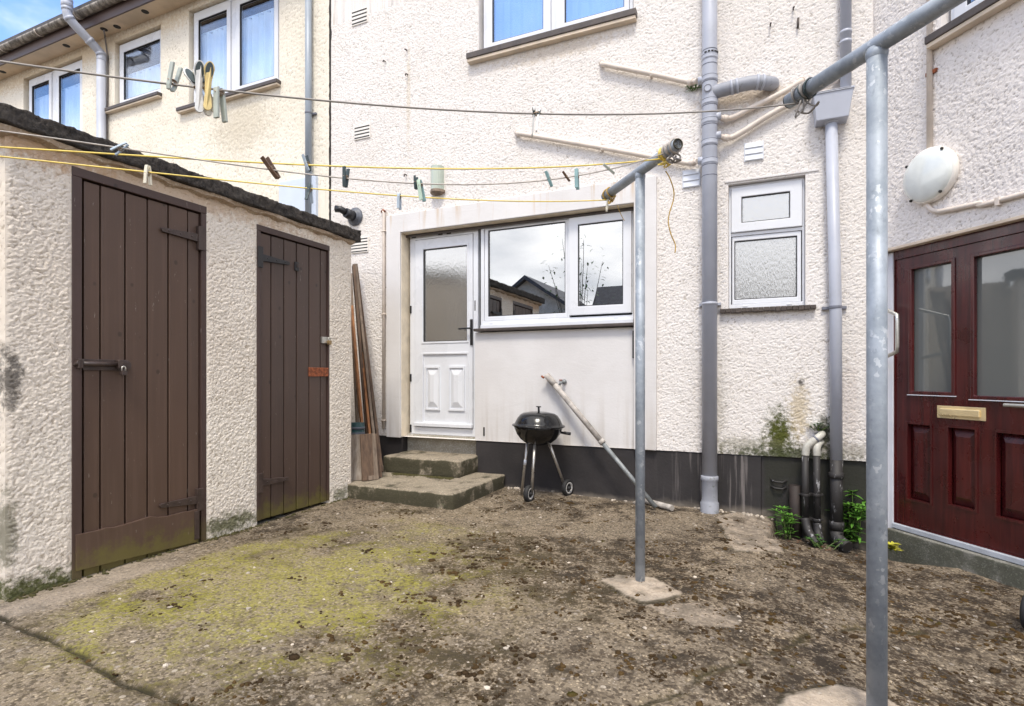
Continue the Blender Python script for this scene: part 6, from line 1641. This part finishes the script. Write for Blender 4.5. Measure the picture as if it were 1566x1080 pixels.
q = pm(1063, 132, .03); weed('small green fern tuft growing beside the soil stack under the waste pipe', FM(q[0] - .005, .02, q[1] - .03), 7, .05, .05, 23, 'leaf', (.045, .012), 'fern')
q = pm(1251, 655, .03); weed('tiny green sprig growing from the wall above the white waste elbows', FM(q[0], .02, q[1] - .02), 6, .05, .05, 27, 'leaf_dark', (.035, .014), 'fern')
x, y = pg(676, 777, .04); weed('tiny bright weed at the foot of the lower concrete step', (x, y, .035), 5, .035, .04, 29, 'leaf', (.03, .014))
x, y = pg(1240, 838, -.13)
mb = MB(); rg = random.Random(4)
for i in range(60):
    a = rg.random() * 6.28; xx, yy = x + rg.gauss(0, .13), y + rg.gauss(0, .07)
    leaf_quad(mb, (xx, yy, gz_at(xx, yy) + .008), (math.cos(a), math.sin(a), .15), rg.uniform(.02, .045), rg.uniform(.01, .02), (0, 0, 1), .2)
tag(mb.build('dead_leaves', simple('brown_dead_leaf', (0.14, 0.055, 0.025), .8, var=.5, scale=20), recalc=False), 'brown dead leaves and debris lying in the gully', 'leaves', kind='stuff')
# moss growing on the step joint
mb = MB(); rg = random.Random(6)
for i in range(420):
    xx = rg.uniform(XS + .05, -2.55); yy = -.378 - abs(rg.gauss(0, .035))
    lump(mb, xx, yy, .160, rg.uniform(.006, .016), rg.uniform(.003, .008), 1, .4, rg)
for i in range(260):
    bb_ = rg.uniform(SHED_B0, SHED_B1); xx = XS + abs(rg.gauss(0, .02)) + .005
    if d1[0] < bb_ < d1[1] or d2[0] < bb_ < d2[1]:
        if rg.random() < .75: continue
    lump(mb, xx, bb_, gz_at(xx, bb_) + .002, rg.uniform(.004, .015), rg.uniform(.003, .010), 1, .4, rg)
k = NM('green_moss'); v = k.pos()
k.P(Base_Color=k.mix(k.noise(v, 12, 4), (0.045, 0.045, 0.014), (0.085, 0.072, 0.022)), Roughness=1.0, Normal=k.bump(k.noise(v, 200, 3), 1.0, .006))
tag(mb.build('moss_fringe', k.m, recalc=False), 'green moss fringe along the shed foot and the step joint', 'moss', kind='stuff')
# black rubber tyre at the right edge of the picture
x, y = pg(1572, 958, -.085)
wt = thing('rubber_wheel', 'black rubber wheel at the right edge by the red door step', 'wheel', (x, y, -.085))
axw = camvec(.55, -.83).normalized(); c = Vector((x + .012, y, gz_at(x, y) + .086))
MB().lathe(c, axw, [(.060, -.022), (.082, -.022), (.089, -.012), (.089, .012), (.082, .022), (.060, .022), (.060, -.022)], 36).build('tyre', M['rubber'], wt)
MB().lathe(c, axw, [(0, -.012), (.061, -.014), (.061, .014), (.015, .012), (.015, .03), (0, .03)], 28).build('hub', M['flue'], wt)

# ------------------------------------------------------------------ what the windows mirror: behind the camera
def fence(x0, y0, x1, y1, h, label):
    t = thing('board_fence', label, 'fence', ((x0 + x1) / 2, (y0 + y1) / 2, 0))
    d = Vector((x1 - x0, y1 - y0, 0)); L = d.length; d.normalize(); n = Vector((-d.y, d.x, 0)); o = Vector((x0, y0, 0))
    F = lambda a, m, z: o + d * a + n * m + Vector((0, 0, z))
    mb = MB(F); k = 0; z = .05
    while z < h: mb.box(0, L, -.01 + .01 * (k % 2), .012 + .01 * (k % 2), z, z + .135); z += .14; k += 1
    mb.build('board_panel', M['wood_brown'], t)
    for i in range(int(L / 1.8) + 1): MB(F).box(i * 1.8, i * 1.8 + .09, .024, .11, 0, h + .08).build('post', M['wood_brown'], t)
fence(-9.5, -11.5, 3.5, -11.0, 2.3, 'dark boarded fence behind the yard, seen mirrored in the kitchen window')
oh = thing('outbuilding', 'low dark-roofed outbuilding behind the fence, seen mirrored in the kitchen window', 'outbuilding', (-2.2, -14, 0))
MB().box(-5.0, 1.5, -16.0, -13.0, -.1, 2.5).build('wall', M['dash_wing'], oh)
MB().hexa([(-5.3, -16.3, 2.45), (1.8, -16.3, 2.45), (1.8, -12.7, 2.45), (-5.3, -12.7, 2.45)], [(-5.3, -14.55, 4.3), (1.8, -14.55, 4.3), (1.8, -14.45, 4.3), (-5.3, -14.45, 4.3)]).build('roof', M['slate'], oh)
gh = thing('gable_house', 'pale gabled house beyond the fence, seen mirrored in the kitchen window', 'house', (-9, -20, 0))
mb = MB(lambda a, n, z: Vector((a, -18 - n, z))); mb.poly([(-12.6, -.1), (-6.4, -.1), (-6.4, 3.3), (-9.5, 5.4), (-12.6, 3.3)], 0, 6); mb.build('wall', M['dash_cream'], gh)
mb = MB(lambda a, n, z: Vector((a, -18 - n, z)))
mb.poly([(-13.0, 3.0), (-9.5, 5.42), (-6.0, 3.0), (-6.0, 3.16), (-9.5, 5.6), (-13.0, 3.16)], -.3, 6.3); mb.build('roof', M['slate'], gh)
def shrub(label, x, y, h, seed, nb=16):
    rg = random.Random(seed); t = thing('shrub', label, 'shrub', (x, y, 0)); br, lf_ = MB(), MB()
    for i in range(nb):
        a = rg.random() * 6.28; hh = h * rg.uniform(.6, 1.0); sp = rg.uniform(.1, .9)
        P = spline([(x + rg.gauss(0, .1), y + rg.gauss(0, .1), 0), (x + math.cos(a) * sp * .4, y + math.sin(a) * sp * .4, hh * .55), (x + math.cos(a) * sp, y + math.sin(a) * sp, hh)], 6)
        br.tube(P, [.022 - .018 * k / (len(P) - 1) for k in range(len(P))], 6)
        for q in range(26):
            c = P[rg.randint(5, len(P) - 1)] + Vector((rg.gauss(0, .14), rg.gauss(0, .14), rg.gauss(0, .10)))
            leaf_quad(lf_, c, (rg.gauss(0, 1), rg.gauss(0, 1), rg.gauss(0, .5)), rg.uniform(.07, .13), rg.uniform(.035, .06), (0, 0, 1))
    br.build('branch', M['bark'], t); lf_.build('foliage', M['leaf_dark'], t, recalc=False)
shrub('leggy leafy shrub in front of the fence, seen mirrored in the kitchen window', -4.35, -9.2, 4.7, 5)
shrub('twiggy shrub in front of the fence, seen mirrored in the opening sash', -3.1, -10.2, 3.9, 9, 12)
